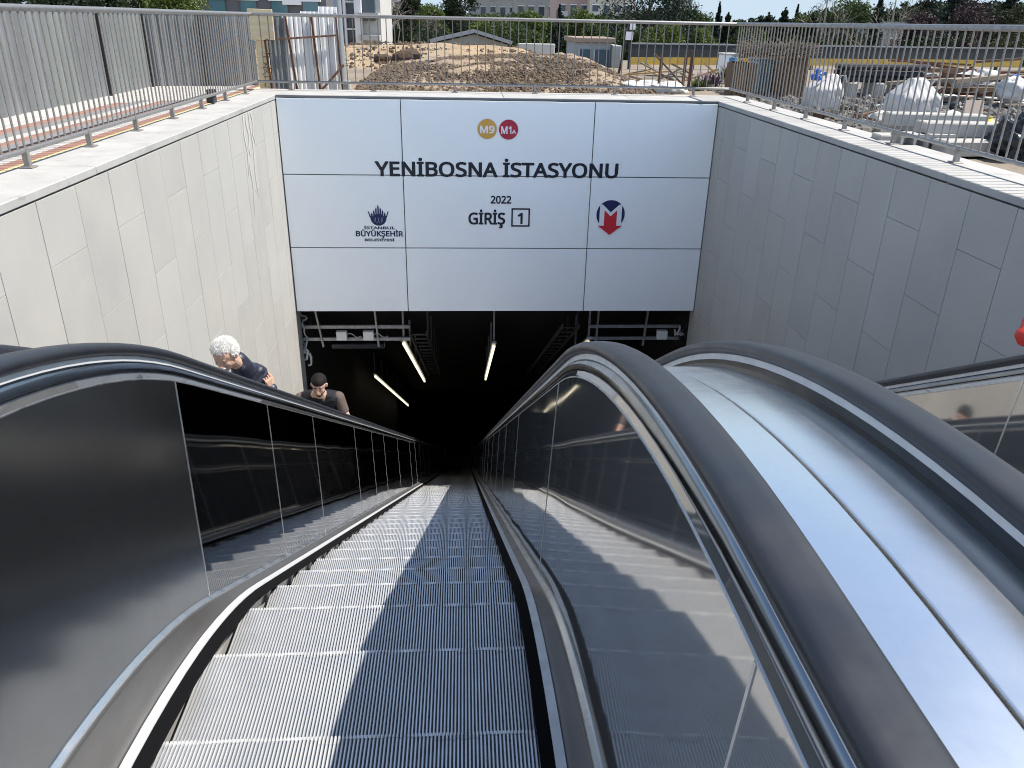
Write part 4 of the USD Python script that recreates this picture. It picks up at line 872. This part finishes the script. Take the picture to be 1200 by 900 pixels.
TREES = [
 ('leafless grey twiggy tree beside the white pillared house', 450, -14, 52, 46, 'bare', 'leaf_twig', 1), ('narrow dark evergreen right of the twiggy tree', 482, -30, 30, 50, 'loose', 'leaf_dark', 2),
 ('light green willow like tree above the tan earth mound', 506, 2, 42, 47, 'loose', 'leaf_light', 3), ('dark green tree between two light green ones, middle left', 536, -20, 44, 54, 'round', 'leaf_dark', 4),
 ('broad light green tree above the grey shed roof', 574, 13, 52, 46, 'loose', 'leaf_light', 5), ('light green tree above the low white wall', 620, 11, 46, 47, 'loose', 'leaf_light', 6), ('mid green tree filling the gap above the shed', 596, 26, 60, 42, 'round', 'leaf_mid', 7),
 ('thin dark cypress left of the blue hut', 655, 6, 16, 42, 'cypress', 'leaf_pine', 8), ('light green tree above the blue hut', 680, 10, 40, 52, 'loose', 'leaf_light', 9), ('low green bush behind the blue hut roof', 700, 26, 46, 40, 'shrub', 'leaf_mid', 10),
 ('big dark pine right of the sign post', 758, -34, 92, 48, 'round', 'leaf_pine', 11), ('second dark pine leaning over the light bushes', 788, -16, 50, 52, 'round', 'leaf_dark', 12), ('light green bushy tree under the dark pine', 778, 28, 54, 40, 'round', 'leaf_light', 13), ('olive green bushy tree under the dark pine, left', 738, 34, 44, 38, 'round', 'leaf_mid', 14),
 ('round mid green tree left of the tall cypress', 815, 9, 40, 52, 'round', 'leaf_mid', 15), ('tall slender dark cypress against the sky', 841, 3, 13, 44, 'cypress', 'leaf_pine', 16), ('small spiky conifer touching the tall cypress', 852, 13, 22, 45, 'conifer', 'leaf_dark', 17), ('bushy light green tree below the tall cypress', 824, 34, 30, 40, 'round', 'leaf_light', 18),
 ('small hazy tree far off under the open sky, left', 866, 24, 24, 85, 'round', 'leaf_mid', 19), ('small hazy conifer far off under the open sky, right', 882, 22, 22, 85, 'conifer', 'leaf_olive', 20), ('mid green conifer group left end of the far right tree line', 899, 14, 34, 62, 'conifer', 'leaf_dark', 21),
 ('conifer with a ragged top above the reeds', 918, 8, 26, 60, 'conifer', 'leaf_dark', 22), ('short dark cypress above the tall crate', 932, 6, 9, 58, 'cypress', 'leaf_pine', 23), ('light yellow green tree above the tall crate', 941, 19, 30, 58, 'round', 'leaf_light', 24), ('dark conifer left of the tall sparse tree', 951, 13, 26, 56, 'conifer', 'leaf_dark', 25),
 ('tall sparse tree with see through branches', 966, -8, 32, 55, 'bare', 'leaf_mid', 26), ('round dark green tree under open sky on the right', 999, 2, 62, 55, 'round', 'leaf_mid', 27), ('thick dark cypress cut by the picture top', 1027, -14, 17, 50, 'cypress', 'leaf_pine', 28), ('pale trunked sparse tree right of the thick cypress', 1045, -6, 34, 48, 'bare', 'leaf_olive', 29),
 ('large dark conifer with layered branches right of the pale trunks', 1080, -42, 62, 52, 'conifer', 'leaf_pine', 30), ('dark conifer further right behind the purple tree', 1116, -48, 60, 56, 'conifer', 'leaf_pine', 31), ('low purple leaved tree under the large conifer', 1082, 16, 46, 46, 'round', 'leaf_purple', 32), ('broad purple leaved tree near the right edge', 1148, 3, 72, 44, 'round', 'leaf_purple', 33),
 ('dark conifer at the right edge of the tree line', 1182, -26, 54, 56, 'conifer', 'leaf_dark', 34), ('brownish tree at the right picture edge', 1196, 6, 50, 42, 'round', 'leaf_olive', 35), ('dark bush under the purple tree', 1120, 36, 70, 38, 'shrub', 'leaf_dark', 36), ('olive bush at the right edge behind the parked cars', 1180, 40, 70, 37, 'shrub', 'leaf_olive', 37), ('dark bush right of the white house', 1078, 38, 48, 40, 'shrub', 'leaf_dark', 38), ('dark bush left of the pinkish house', 950, 36, 40, 42, 'shrub', 'leaf_dark', 39), ('green bush behind the white cabinet', 878, 34, 60, 44, 'shrub', 'leaf_mid', 40),
 ('dark tree above the grey hoarding at the left edge', 22, -30, 70, 24, 'round', 'leaf_dark', 41), ('dark tree above the grey hoarding, second from the left', 78, -24, 66, 25, 'round', 'leaf_dark', 42), ('dark tree above the grey hoarding, third from the left', 122, -22, 52, 26, 'round', 'leaf_dark', 43), ('light green tree left of the slate building', 168, -20, 62, 28, 'round', 'leaf_light', 44), ('light green tree touching the slate building', 212, -14, 60, 27, 'round', 'leaf_light', 46), ('dark hedge behind the far earth mound', 505, 30, 90, 41, 'shrub', 'leaf_dark', 45)]
for a in TREES: tree(*a)
def wood(label, px0, px1, D, tops, mats_n, seed):
    r = np.random.default_rng(seed); base = float(gz(D)); mb = MB(); n = int((px1-px0)*1.1)
    for k in range(n):
        px = r.uniform(px0, px1); d = D+r.uniform(0, 14); top = float(np.interp(px, *zip(*tops)))+r.normal(0, 3); zt = Z_at(px, top, d); x = X_at(px, d); h = zt-base
        for j in range(9):
            u = r.random(); w = (.9+.5*r.random())*(1-.5*u**2)*h*.16; leaves(mb, np.array([x+r.normal(0, w*.6), d+r.normal(0, w*.6), base+h*(.15+.83*u)]), np.array([w, w, w*.8]), 38, 2.0/923.6*d, r)
    obj('distant_wood', mb, mats_n, kind='stuff', label=label, cat='wood')
wood('dim green wood far behind the mound and the huts', 400, 830, 66, ((400, 18), (480, 10), (530, 20), (600, 24), (660, 26), (735, 20), (770, 10), (800, 16), (830, 24)), 'leaf_mid', 71)
wood('dark wood far behind the yard on the right', 850, 1230, 68, ((850, 31), (880, 28), (930, 22), (970, 16), (1020, 16), (1100, 5), (1160, 7), (1230, 6)), 'leaf_dark', 72)
# ------------------------------------------------------------------ buildings
def building(label, px0, px1, pytop, D, wall, nx, floors, win='glass_dark', balcony=None, fh=3.0, base=None, name='apartment_building', depth=10):
    base = float(gz(D)) if base is None else base
    x0, x1 = X_at(px0, D), X_at(px1, D); zt = Z_at((px0+px1)/2, pytop, D) if pytop is not None else base+fh*floors+.6
    t = thing(name, label, 'building', ((x0+x1)/2, D+depth/2, base)); w = (x1-x0)/nx; H = zt-base; fl = H/floors
    wl = obj('wall', MB().box(((x0+x1)/2, D+depth/2, (base+zt)/2), (x1-x0, depth, H)), wall, t)
    obj('roof', MB().box(((x0+x1)/2, D+depth/2, zt+.12), (x1-x0+.5, depth+.5, .24)), 'roof_dark' if wall != 'render_white' else 'render_grey', t)
    for j in range(floors):
        for i in range(nx):
            cx, cz = x0+w*(i+.5), base+fl*(j+.52); ww, hh = w*.5, fl*.48
            wn = obj('window', MB().box((cx, D-.02, cz), (ww, .12, hh)), win, t); obj('frame', MB().box((cx, D-.06, cz+hh/2+.06), (ww+.2, .16, .12)).box((cx, D-.08, cz-hh/2-.06), (ww+.24, .22, .1)), 'sign_white', wn)
            if balcony and i % 2 == 0: obj('balcony', MB().box((cx, D-.5, cz-hh*.5-.25), (w*.86, 1.0, .12)).box((cx, D-.98, cz-hh*.5+.25), (w*.86, .08, .9)), balcony, t)
    return t, x0, x1, zt
building('beige apartment block above the twiggy tree', 420, 476, None, 120, 'render_beige', 4, 7)
building('white apartment block between the dark trees, centre left', 549, 606, None, 150, 'render_white', 5, 8, balcony='render_grey')
building('grey apartment block behind the light green trees', 604, 652, None, 135, 'render_grey', 4, 8)
building('brown grey apartment block left of the beige one', 652, 690, None, 118, 'render_pink', 3, 8, balcony='render_white')
building('beige apartment block with white balconies left of the big dark pine', 690, 742, None, 115, 'render_beige', 4, 8, balcony='render_white')
building('slim white tower right of the big dark pine', 794, 809, None, 170, 'render_white', 2, 9)
building('small white house with dark windows beyond the yard, right', 1016, 1066, 30, 58, 'render_white', 4, 1, name='house', depth=6)
building('small pinkish house beyond the yard, left of the white one', 964, 1002, 33, 60, 'render_pink', 3, 1, name='house', depth=6)
t, x0, x1, zt = building('slate grey building with blue windows behind the white hoarding', 240, 384, -60, 33, 'render_slate', 4, 3, win='glass_teal', name='slate_building', depth=8)
obj('sign_board', MB().cbox((X_at(345, 33), 32.9, Z_at(345, 1, 33)), (.7, .06, .28), .01), 'sign_white', t)
D = 36; t = thing('pillared_house', 'glass fronted house with white pillars left of the earth mound', 'building', (X_at(412, D), D+3, ZG)); zt = 4.0
obj('wall', MB().box(((X_at(383, D)+X_at(446, D))/2, D+3, (ZG+zt)/2-1), (X_at(446, D)-X_at(383, D), 5.6, zt-ZG+2)), 'render_white', t)
obj('glass_front', MB().box(((X_at(384, D)+X_at(404, D))/2, D+.15, (ZG+zt)/2), (X_at(404, D)-X_at(384, D), .3, zt-ZG-.1)), 'glass_teal', t)
obj('glass_front', MB().box(((X_at(407, D)+X_at(417, D))/2, D+.12, (ZG+zt)/2), (X_at(417, D)-X_at(407, D), .3, zt-ZG-.1)), 'glass_dark', t)
for a, b in ((404, 407), (417, 425)): obj('pillar', MB().box(((X_at(a, D)+X_at(b, D))/2, D-.1, (ZG+zt)/2), (X_at(b, D)-X_at(a, D), .4, zt-ZG)), 'sign_white', t)
for py in (2, 18, 34): obj('transom', MB().box(((X_at(407, D)+X_at(417, D))/2, D-.05, Z_at(412, py, D)), (X_at(417, D)-X_at(407, D), .1, .07)), 'sign_white', t)
obj('window', MB().box((X_at(433, D), D+.12, .5), (.5, .2, 1.2)), 'glass_dark', t); obj('canopy', MB().box((X_at(434, D), D-.2, Z_at(434, 17, D)), (.8, .8, .12)), 'render_white', t); obj('canopy', MB().box((X_at(434, D), D-.2, Z_at(434, 44, D)), (.8, .5, .2)), 'render_white', t)
c = at(402, 106, z=ZG); t = thing('light_pole', 'blue grey steel pole standing behind the far railing at the white sheets', 'pole', c)
obj('shaft', MB().tube([c, c+[0, 0, 5.2]], [.075, .055], 12), 'barrier_top', t, 40); obj('base', MB().cbox(c+[0, 0, .08], (.28, .28, .16), .02), 'slab_concrete', t); obj('arm', MB().tube([c+[0, 0, 5.1], c+[.3, 0, 5.35], c+[.9, 0, 5.4]], .035, 8), 'barrier_top', t, 40); obj('lamp_head', MB().cbox(c+[1.1, 0, 5.4], (.5, .2, .08), .02), 'barrier_top', t)
# ------------------------------------------------------------------ parked cars beyond the barrier
mat('car_white', (.70, .70, .70), .3, coat=.5); mat('car_silver', (.42, .44, .47), .3, .6, coat=.5); mat('car_dark', (.03, .035, .05), .3, coat=.5); mat('tyre', (.015, .015, .015), .8)
def car(label, px, D, paint, van=False):
    x = X_at(px, D); L, Wd = (4.6, 1.85) if van else (4.2, 1.75); ZG = ZLO; t = thing('parked_car', label, 'car', (x, D, ZG), 'cars parked beyond the barrier')
    prof = [(-L/2, .35), (-L/2, .95), (-L*.36, 1.08), (-L*.18, 1.75 if van else 1.42), (L*.42 if van else L*.26, 1.8 if van else 1.44), (L*.47, 1.0), (L/2, .9), (L/2, .35)]
    def ex(p, w, dz=0): return MB().poly(Polygon(p).buffer(.05, 3).buffer(-.0), lambda v: np.stack([x+v[:, 0], D+v[:, 2]-w/2, ZG+v[:, 1]], -1), w)
    obj('body', ex(prof, Wd), paint, t)
    g = [(-L*.30, 1.10), (-L*.165, 1.62 if van else 1.34), (L*.36 if van else L*.22, 1.66 if van else 1.36), (L*.38, 1.05)]
    obj('side_window', ex([(a, b) for a, b in g], Wd+.02), 'glass_dark', t)
    for sx in (-.32, .32):
        for sy in (-1, 1):
            wh = obj('wheel', MB().tube([(x+sx*L, D+sy*(Wd/2-.2), ZG+.32), (x+sx*L, D+sy*(Wd/2+.02), ZG+.32)], .32, 16), 'tyre', t); obj('rim', MB().tube([(x+sx*L, D+sy*(Wd/2+.0), ZG+.32), (x+sx*L, D+sy*(Wd/2+.035), ZG+.32)], .19, 12), 'barrier_top', wh)
    for sy in (-1, 1): obj('headlight', MB().cbox((x-L/2-.03, D+sy*.6, ZG+.78), (.08, .32, .14), .03), 'sign_white', t)
car('silver hatchback parked beyond the dark barrier, left of the white van', 1118, 62, 'car_silver'); car('white van parked beyond the dark barrier', 1172, 64, 'car_white', True); car('dark car parked beyond the dark barrier, nearest the white house', 1066, 66, 'car_dark')
# ------------------------------------------------------------------ people
mat('skin', (.52, .33, .245), .5, col2=(.46, .27, .20), nscale=14, spec=.4); mat('hair_white', (.74, .73, .70), .7, bump=.7, bscale=60, bdist=.01); mat('hair_dark', (.010, .009, .008), .75, spec=.2, bump=.6, bscale=90, bdist=.006); mat('beard_dark', (.045, .035, .03), .7)
mat('jacket_navy', (.018, .02, .034), .45, bump=.4, bscale=14, bdist=.01); mat('vest_dark', (.012, .013, .017), .75, spec=.25, bump=.3, bscale=14, bdist=.01); mat('shirt_grey', (.095, .07, .06), .8); mat('jacket_red', (.62, .045, .03), .6, bump=.4, bscale=14, bdist=.01); mat('trousers_dark', (.03, .032, .04), .8, bump=.3, bscale=12); mat('shoe_black', (.02, .02, .02), .45); mat('eye_white', (.40, .33, .29), .3); mat('eye_dark', (.03, .02, .015), .15); mat('lip', (.40, .19, .16), .5); mat('phone_black', (.01, .01, .012), .15)
MF = manifold3d.Manifold
def ball(c, r, seg=14): return MF.sphere(float(r), seg).translate([float(q) for q in c])
def hull(*cr): return MF.batch_hull([ball(c, r) for c, r in cr])
def union(parts): return MF.batch_boolean(parts, manifold3d.OpType.Add)
def smooth_mesh(m, edge=.02, it=10):
    m = m.refine_to_length(edge).to_mesh(); t = trimesh.Trimesh(np.array(m.vert_properties[:, :3]), np.array(m.tri_verts), process=True)
    trimesh.smoothing.filter_taubin(t, lamb=.5, nu=.52, iterations=it); return t
def frame(fwd, up):
    f = np.array(fwd, float); f /= np.linalg.norm(f); u = np.array(up, float); u -= f*(u @ f); u /= np.linalg.norm(u); return np.stack([np.cross(f, u), f, u], 1)
def hand_parts(wrist, fwd, normal, side, curl):
    """palm, four unequal fingers and a thumb that leaves the palm's side; fwd along the hand, normal out of the back of it"""
    f = np.array(fwd, float); f /= np.linalg.norm(f); n = np.array(normal, float); n -= f*(n @ f); n /= np.linalg.norm(n); r = np.cross(f, n)*side; w = np.array(wrist, float); P = []
    P.append(hull((w+f*.015+r*.012, .017), (w+f*.015-r*.012, .017), (w+f*.085+r*.030, .012), (w+f*.088-r*.030, .011)))
    for k, (off, L) in enumerate(((.030, .068), (.010, .078), (-.011, .072), (-.031, .056))):
        p = w+f*.086+r*off; d = f+r*off*2.0; d /= np.linalg.norm(d); a = 0; pts = [p]
        for j in range(3):
            a += curl*(.75+.12*k)*(1, 1.2, .9)[j]; dd = d*math.cos(a)-n*math.sin(a); p = p+dd*L*(.45, .32, .25)[j]; pts.append(p)
        for j in range(3): P.append(hull((pts[j], .0092-.0008*j), (pts[j+1], .0086-.0008*j)))
    b = w+f*.025+r*.032; q = b+f*.030+r*.024-n*.012; e = q+f*.030+r*.006-n*.014
    P += [hull((w+f*.03+r*.015, .016), (b, .013)), hull((b, .0125), (q, .0105)), hull((q, .0105), (e, .009))]
    return P
def head_parts(T):
    h = lambda p: T(np.array(p, float))
    g = lambda *cr: hull(*[(h(c), r) for c, r in cr])
    P = [g(((0, -.025, .035), .083), ((0, .02, .03), .074), ((0, .035, -.02), .060)), g(((0, .03, -.02), .06), ((0, .048, -.066), .040), ((0, .064, -.092), .022), ((-.036, .02, -.055), .028), ((.036, .02, -.055), .028)),
         g(((0, .086, .014), .010), ((0, .113, -.022), .0125), ((-.012, .098, -.028), .009), ((.012, .098, -.028), .009)), g(((-.034, .078, .026), .012), ((.034, .078, .026), .012), ((0, .088, .024), .009)), g(((-.017, .09, -.054), .010), ((.017, .09, -.054), .010), ((0, .097, -.055), .009))]
    for sx in (-1, 1): P += [g(((sx*.078, -.002, .018), .011), ((sx*.078, -.008, -.022), .010), ((sx*.086, -.016, .012), .007), ((sx*.086, -.014, -.012), .007)), g(((sx*.040, .060, -.022), .024), ((sx*.034, .058, -.05), .02))]
    return P
def person(label, J, mats, hair, loc, quilt=0.0, short_sleeve=False, beard=False, hands=None, head_f=(0, -1, 0), head_u=(0, 0, 1), phone=False, shirt=None):
    """J: joints in place coordinates. One continuous body under clothing."""
    t = thing('person', label, 'person', loc); J = {k: np.array(v, float) for k, v in J.items()}
    R_ = frame(head_f, head_u); hc = J['head']; T = lambda p: hc+R_ @ p
    body = head_parts(T)+[hull((J['neck'], .056), (T((0, -.02, -.05)), .052)), hull((J['neck'], .06), (J['chest'], .12), ((J['ls']+J['chest'])/2, .09), ((J['rs']+J['chest'])/2, .09)), hull((J['chest'], .125), (J['waist'], .11)), hull((J['waist'], .11), (J['lh'], .10), (J['rh'], .10))]
    arms = {}
    for s_ in 'lr':
        body += [hull((J[s_+'s'], .052), (J[s_+'e'], .040)), hull((J[s_+'e'], .040), (J[s_+'w'], .027)), hull((J[s_+'h'], .088), (J[s_+'k'], .058)), hull((J[s_+'k'], .056), (J[s_+'a'], .038)), hull((J[s_+'a'], .038), (J[s_+'a']+[0, -.12*1, -.05], .03))]
        f, n, c = hands[s_]; body += hand_parts(J[s_+'w'], f, n, 1 if s_ == 'l' else -1, c)
    obj('body', smooth_mesh(union(body), .014, 6), 'skin', t, 60)
    ju = lambda k: J[k]
    tor = [hull((J['neck']+(J['chest']-J['neck'])*.28, .078), (J['chest'], .145), ((J['ls']*.8+J['chest']*.2), .088), ((J['rs']*.8+J['chest']*.2), .088)), hull((J['chest'], .150), (J['waist'], .138)), hull((J['waist'], .138), (J['lh'], .122), (J['rh'], .122), ((J['lh']+J['rh'])/2, .13))]
    def sleeve(s_, full, r=-.012*(mats[0] == 'jacket_red')):
        P = [hull((J[s_+'s'], .075+r), (J[s_+'e'] if full else J[s_+'s']*.45+J[s_+'e']*.55, .060+r))]
        if full: P.append(hull((J[s_+'e'], .060+r), (J[s_+'w']*.93+J[s_+'e']*.07, .044+r)))
        return P
    if shirt: obj('shirt', smooth_mesh(union([hull((J['neck']+(J['chest']-J['neck'])*.2, .072), (J['chest'], .13)), hull((J['chest'], .135), (J['waist'], .12))]+sleeve('l', False)+sleeve('r', False)), .02, 8), shirt, t, 60)
    jk = smooth_mesh(union(tor+([] if shirt else sleeve('l', True)+sleeve('r', True))), .016, 8)
    if quilt:
        ax = J['waist']-J['neck']; L = np.linalg.norm(ax); s2 = (np.array(jk.vertices)-J['neck']) @ (ax/L); jk.vertices = jk.vertices+jk.vertex_normals*(np.abs(np.sin(s2/.055*math.pi/1.0))[:, None]*quilt)
    q_ = np.array(jk.vertices)*np.array([9, 9, 14.0]); jk.vertices = jk.vertices+jk.vertex_normals*((meshkit.fbm(q_, 3, 8)-.5)[:, None]*.030)
    obj('vest' if shirt else 'jacket', jk, mats[0], t, 60)
    if not shirt: obj('collar', smooth_mesh(hull((J['neck']*.62+hc*.38+R_ @ np.array([0, -.045, -.03]), .066), (J['neck'], .082), (J['neck']+(J['chest']-J['neck'])*.35, .095)), .016, 4), mats[0], t, 60)
    leg = []
    for s_ in 'lr': leg += [hull((J[s_+'h'], .105), (J[s_+'k'], .076)), hull((J[s_+'k'], .076), (J[s_+'a'], .060))]
    obj('trousers', smooth_mesh(union(leg+[hull((J['lh'], .11), (J['rh'], .11))]), .025, 8), mats[1], t, 60)
    for s_ in 'lr':
        a = J[s_+'a']; fd = np.array([0, J.get('dir', np.array(-1.0))*1.0, 0]); obj('shoe', smooth_mesh(hull((a+[0, 0, -.04], .045), (a+fd*.16+[0, 0, -.055], .032), (a-fd*.05+[0, 0, -.05], .036)), .02, 3), 'shoe_black', t, 60)
    r = np.random.default_rng(len(label)); hb = []
    if hair == 'white':
        curves = []
        while len(curves) < 2600:
            q = r.normal(size=3); q /= np.linalg.norm(q)
            if q[1] > .38 and q[2] < .50 or q[2] < -.42 or (q[1] > .1 and q[2] < .0): continue
            p = np.array([0, -.020, .034])+q*[.081, .092, .086]; w = q+r.normal(0, .55, 3); w /= np.linalg.norm(w); pts = [p]
            for i in range(4):
                w = w+r.normal(0, .42, 3)-np.array([0, 0, .22]); w /= np.linalg.norm(w); p = p+w*.0072; pts.append(p)
            curves.append([T(x) for x in pts])
        obj('scalp', smooth_mesh(ball(T(np.array([0, -.022, .032])), .086, 24)-hull(*[(T(np.array(p)), q) for p, q in (((0, .13, -.02), .085), ((0, .12, -.10), .10), ((0, .05, -.13), .085))]), .02, 1), 'hair_white', t, 60)
        hp = str(t.GetPath())+'/hair'; bc = UsdGeom.BasisCurves.Define(stage, hp); bc.CreateTypeAttr('linear'); bc.CreateCurveVertexCountsAttr([5]*len(curves))
        bc.CreatePointsAttr(Vt.Vec3fArray.FromNumpy((np.array(curves).reshape(-1, 3)-LOC[str(t.GetPath())]).astype(np.float32))); bc.CreateWidthsAttr([.0042]); bc.SetWidthsInterpolation('constant')
        UsdShade.MaterialBindingAPI.Apply(bc.GetPrim()).Bind(MATS['hair_white'])
        obj('moustache', smooth_mesh(hull((T(np.array([-.022, .098, -.045])), .009), (T(np.array([.022, .098, -.045])), .009), (T(np.array([0, .106, -.04])), .009)), .01, 1), 'hair_white', t, 60)
    else:
        cap = hull(*[(T(np.array(p)), q) for p, q in (((0, -.03, .042), .088), ((0, .02, .052), .070), ((0, -.05, .0), .070))]); cut = hull(*[(T(np.array(p)), q) for p, q in (((0, .12, -.02), .085), ((0, .10, -.10), .10), ((0, .03, -.13), .085))])
        obj('hair', smooth_mesh(cap-cut, .012, 2), 'hair_dark', t, 60)
        if beard: obj('beard', smooth_mesh(hull(*[(T(np.array(p)), q) for p, q in (((0, .060, -.092), .027), ((-.040, .026, -.062), .025), ((.040, .026, -.062), .025), ((0, .07, -.07), .025))]), .01, 2), 'beard_dark', t, 60)
    for sx in (-1, 1):
        if hair != 'white': obj('eyebrow', MB().tube([T(np.array([sx*x, .093-.12*abs(x-.03), z])) for x, z in ((.014, .030), (.030, .034), (.048, .028))], .0042, 6), 'hair_dark', t, True)
        e = MB().ico(T(np.array([sx*.031, .0745, .004])), .0115, 2); obj('eye', e, 'eye_white', t, True); obj('iris', MB().ico(T(np.array([sx*.031, .0835, .002])), .0050, 1), 'eye_dark', t, True)
    return t
def zs(y): return float(z_nose(noses[int(np.searchsorted(noses, y))]))
# the white haired man, bent forward, riding up towards us
x, y = -1.93, 6.35; f = zs(y); g = f+.0
g2 = zs(6.0)
J1 = dict(head=at(264, 416, y=5.66), neck=at(282, 428, y=5.83), chest=at(294, 448, y=6.02), waist=at(306, 486, y=6.25), ls=at(302, 438, y=5.98), rs=at(274, 462, y=6.02), le=at(321, 478, y=6.12), lw=at(317, 455, y=5.98), re=at(262, 500, y=5.95), rw=at(270, 520, y=5.72),
          lh=(-1.76, 6.40, f+.86), rh=(-1.96, 6.40, f+.86), lk=(-1.78, 6.30, f+.46), rk=(-1.98, 6.16, f+.50), la=(-1.80, 6.36, f+.085), ra=(-1.99, 5.99, g2+.085))
person('white haired man in a dark quilted jacket bending forward on the moving stairs', J1, ('jacket_navy', 'trousers_dark'), 'white', (-1.92, 6.2, f), .010, hands={'l': ((-.05, -.25, 1), (.8, -.5, .2), .30), 'r': ((0, -.8, -.6), (0, -.6, .8), .35)}, head_f=(-.22, -.90, -.42), head_u=(-.12, -.35, .9))
# the dark haired man in a vest, head bowed
x, y = -1.72, 8.5; f = zs(y)
J2 = dict(head=(-1.62, 8.02, -3.70), neck=(-1.65, 8.13, -3.85), chest=(-1.67, 8.26, -4.02), waist=(-1.70, 8.45, -4.34), ls=(-1.46, 8.24, -3.96), rs=(-1.88, 8.24, -3.97), le=(-1.36, 8.20, -4.22), lw=(-1.36, 7.99, -4.30), re=(-1.96, 8.10, -4.24), rw=(-1.78, 7.92, -4.30),
          lh=(-1.61, 8.50, f+.88), rh=(-1.80, 8.50, f+.88), lk=(-1.61, 8.40, f+.46), rk=(-1.80, 8.40, f+.46), la=(-1.61, 8.46, f+.085), ra=(-1.80, 8.46, f+.085))
person('dark haired bearded man in a dark vest, head bowed, lower on the moving stairs', J2, ('vest_dark', 'trousers_dark'), 'dark', (-1.7, 8.4, f), .006, beard=True, shirt='shirt_grey', hands={'l': ((0, -.9, -.15), (.5, 0, .85), .5), 'r': ((.5, -.8, .0), (-.2, -.4, .9), .5)}, head_f=(.02, -.94, -.30), head_u=(.05, -.35, .93))
# someone in red at the right edge, elbow lifted
f = zs(3.80)
J3 = dict(head=(3.27, 3.82, -1.14), neck=(3.27, 3.80, -1.29), chest=(3.27, 3.80, -1.50), waist=(3.25, 3.80, -1.80), ls=(3.09, 3.78, -1.38), rs=(3.46, 3.78, -1.40), le=(2.87, 3.62, -1.42), lw=(3.08, 3.80, -1.24), re=(3.50, 3.72, -1.66), rw=(3.46, 3.90, -1.84),
          lh=(3.12, 3.80, f+.88), rh=(3.31, 3.80, f+.88), lk=(3.12, 3.84, f+.47), rk=(3.31, 3.84, f+.47), la=(3.12, 3.74, f+.085), ra=(3.31, 3.74, f+.085), dir=1.0)
person('person in a red jacket at the right edge, elbow lifted', J3, ('jacket_red', 'trousers_dark'), 'dark', (3.2, 3.8, f), .004, hands={'l': ((.2, .3, 1), (-1, -.2, .2), .4), 'r': ((0, .9, -.4), (.3, .2, .9), .5)}, head_f=(0, .95, -.3))
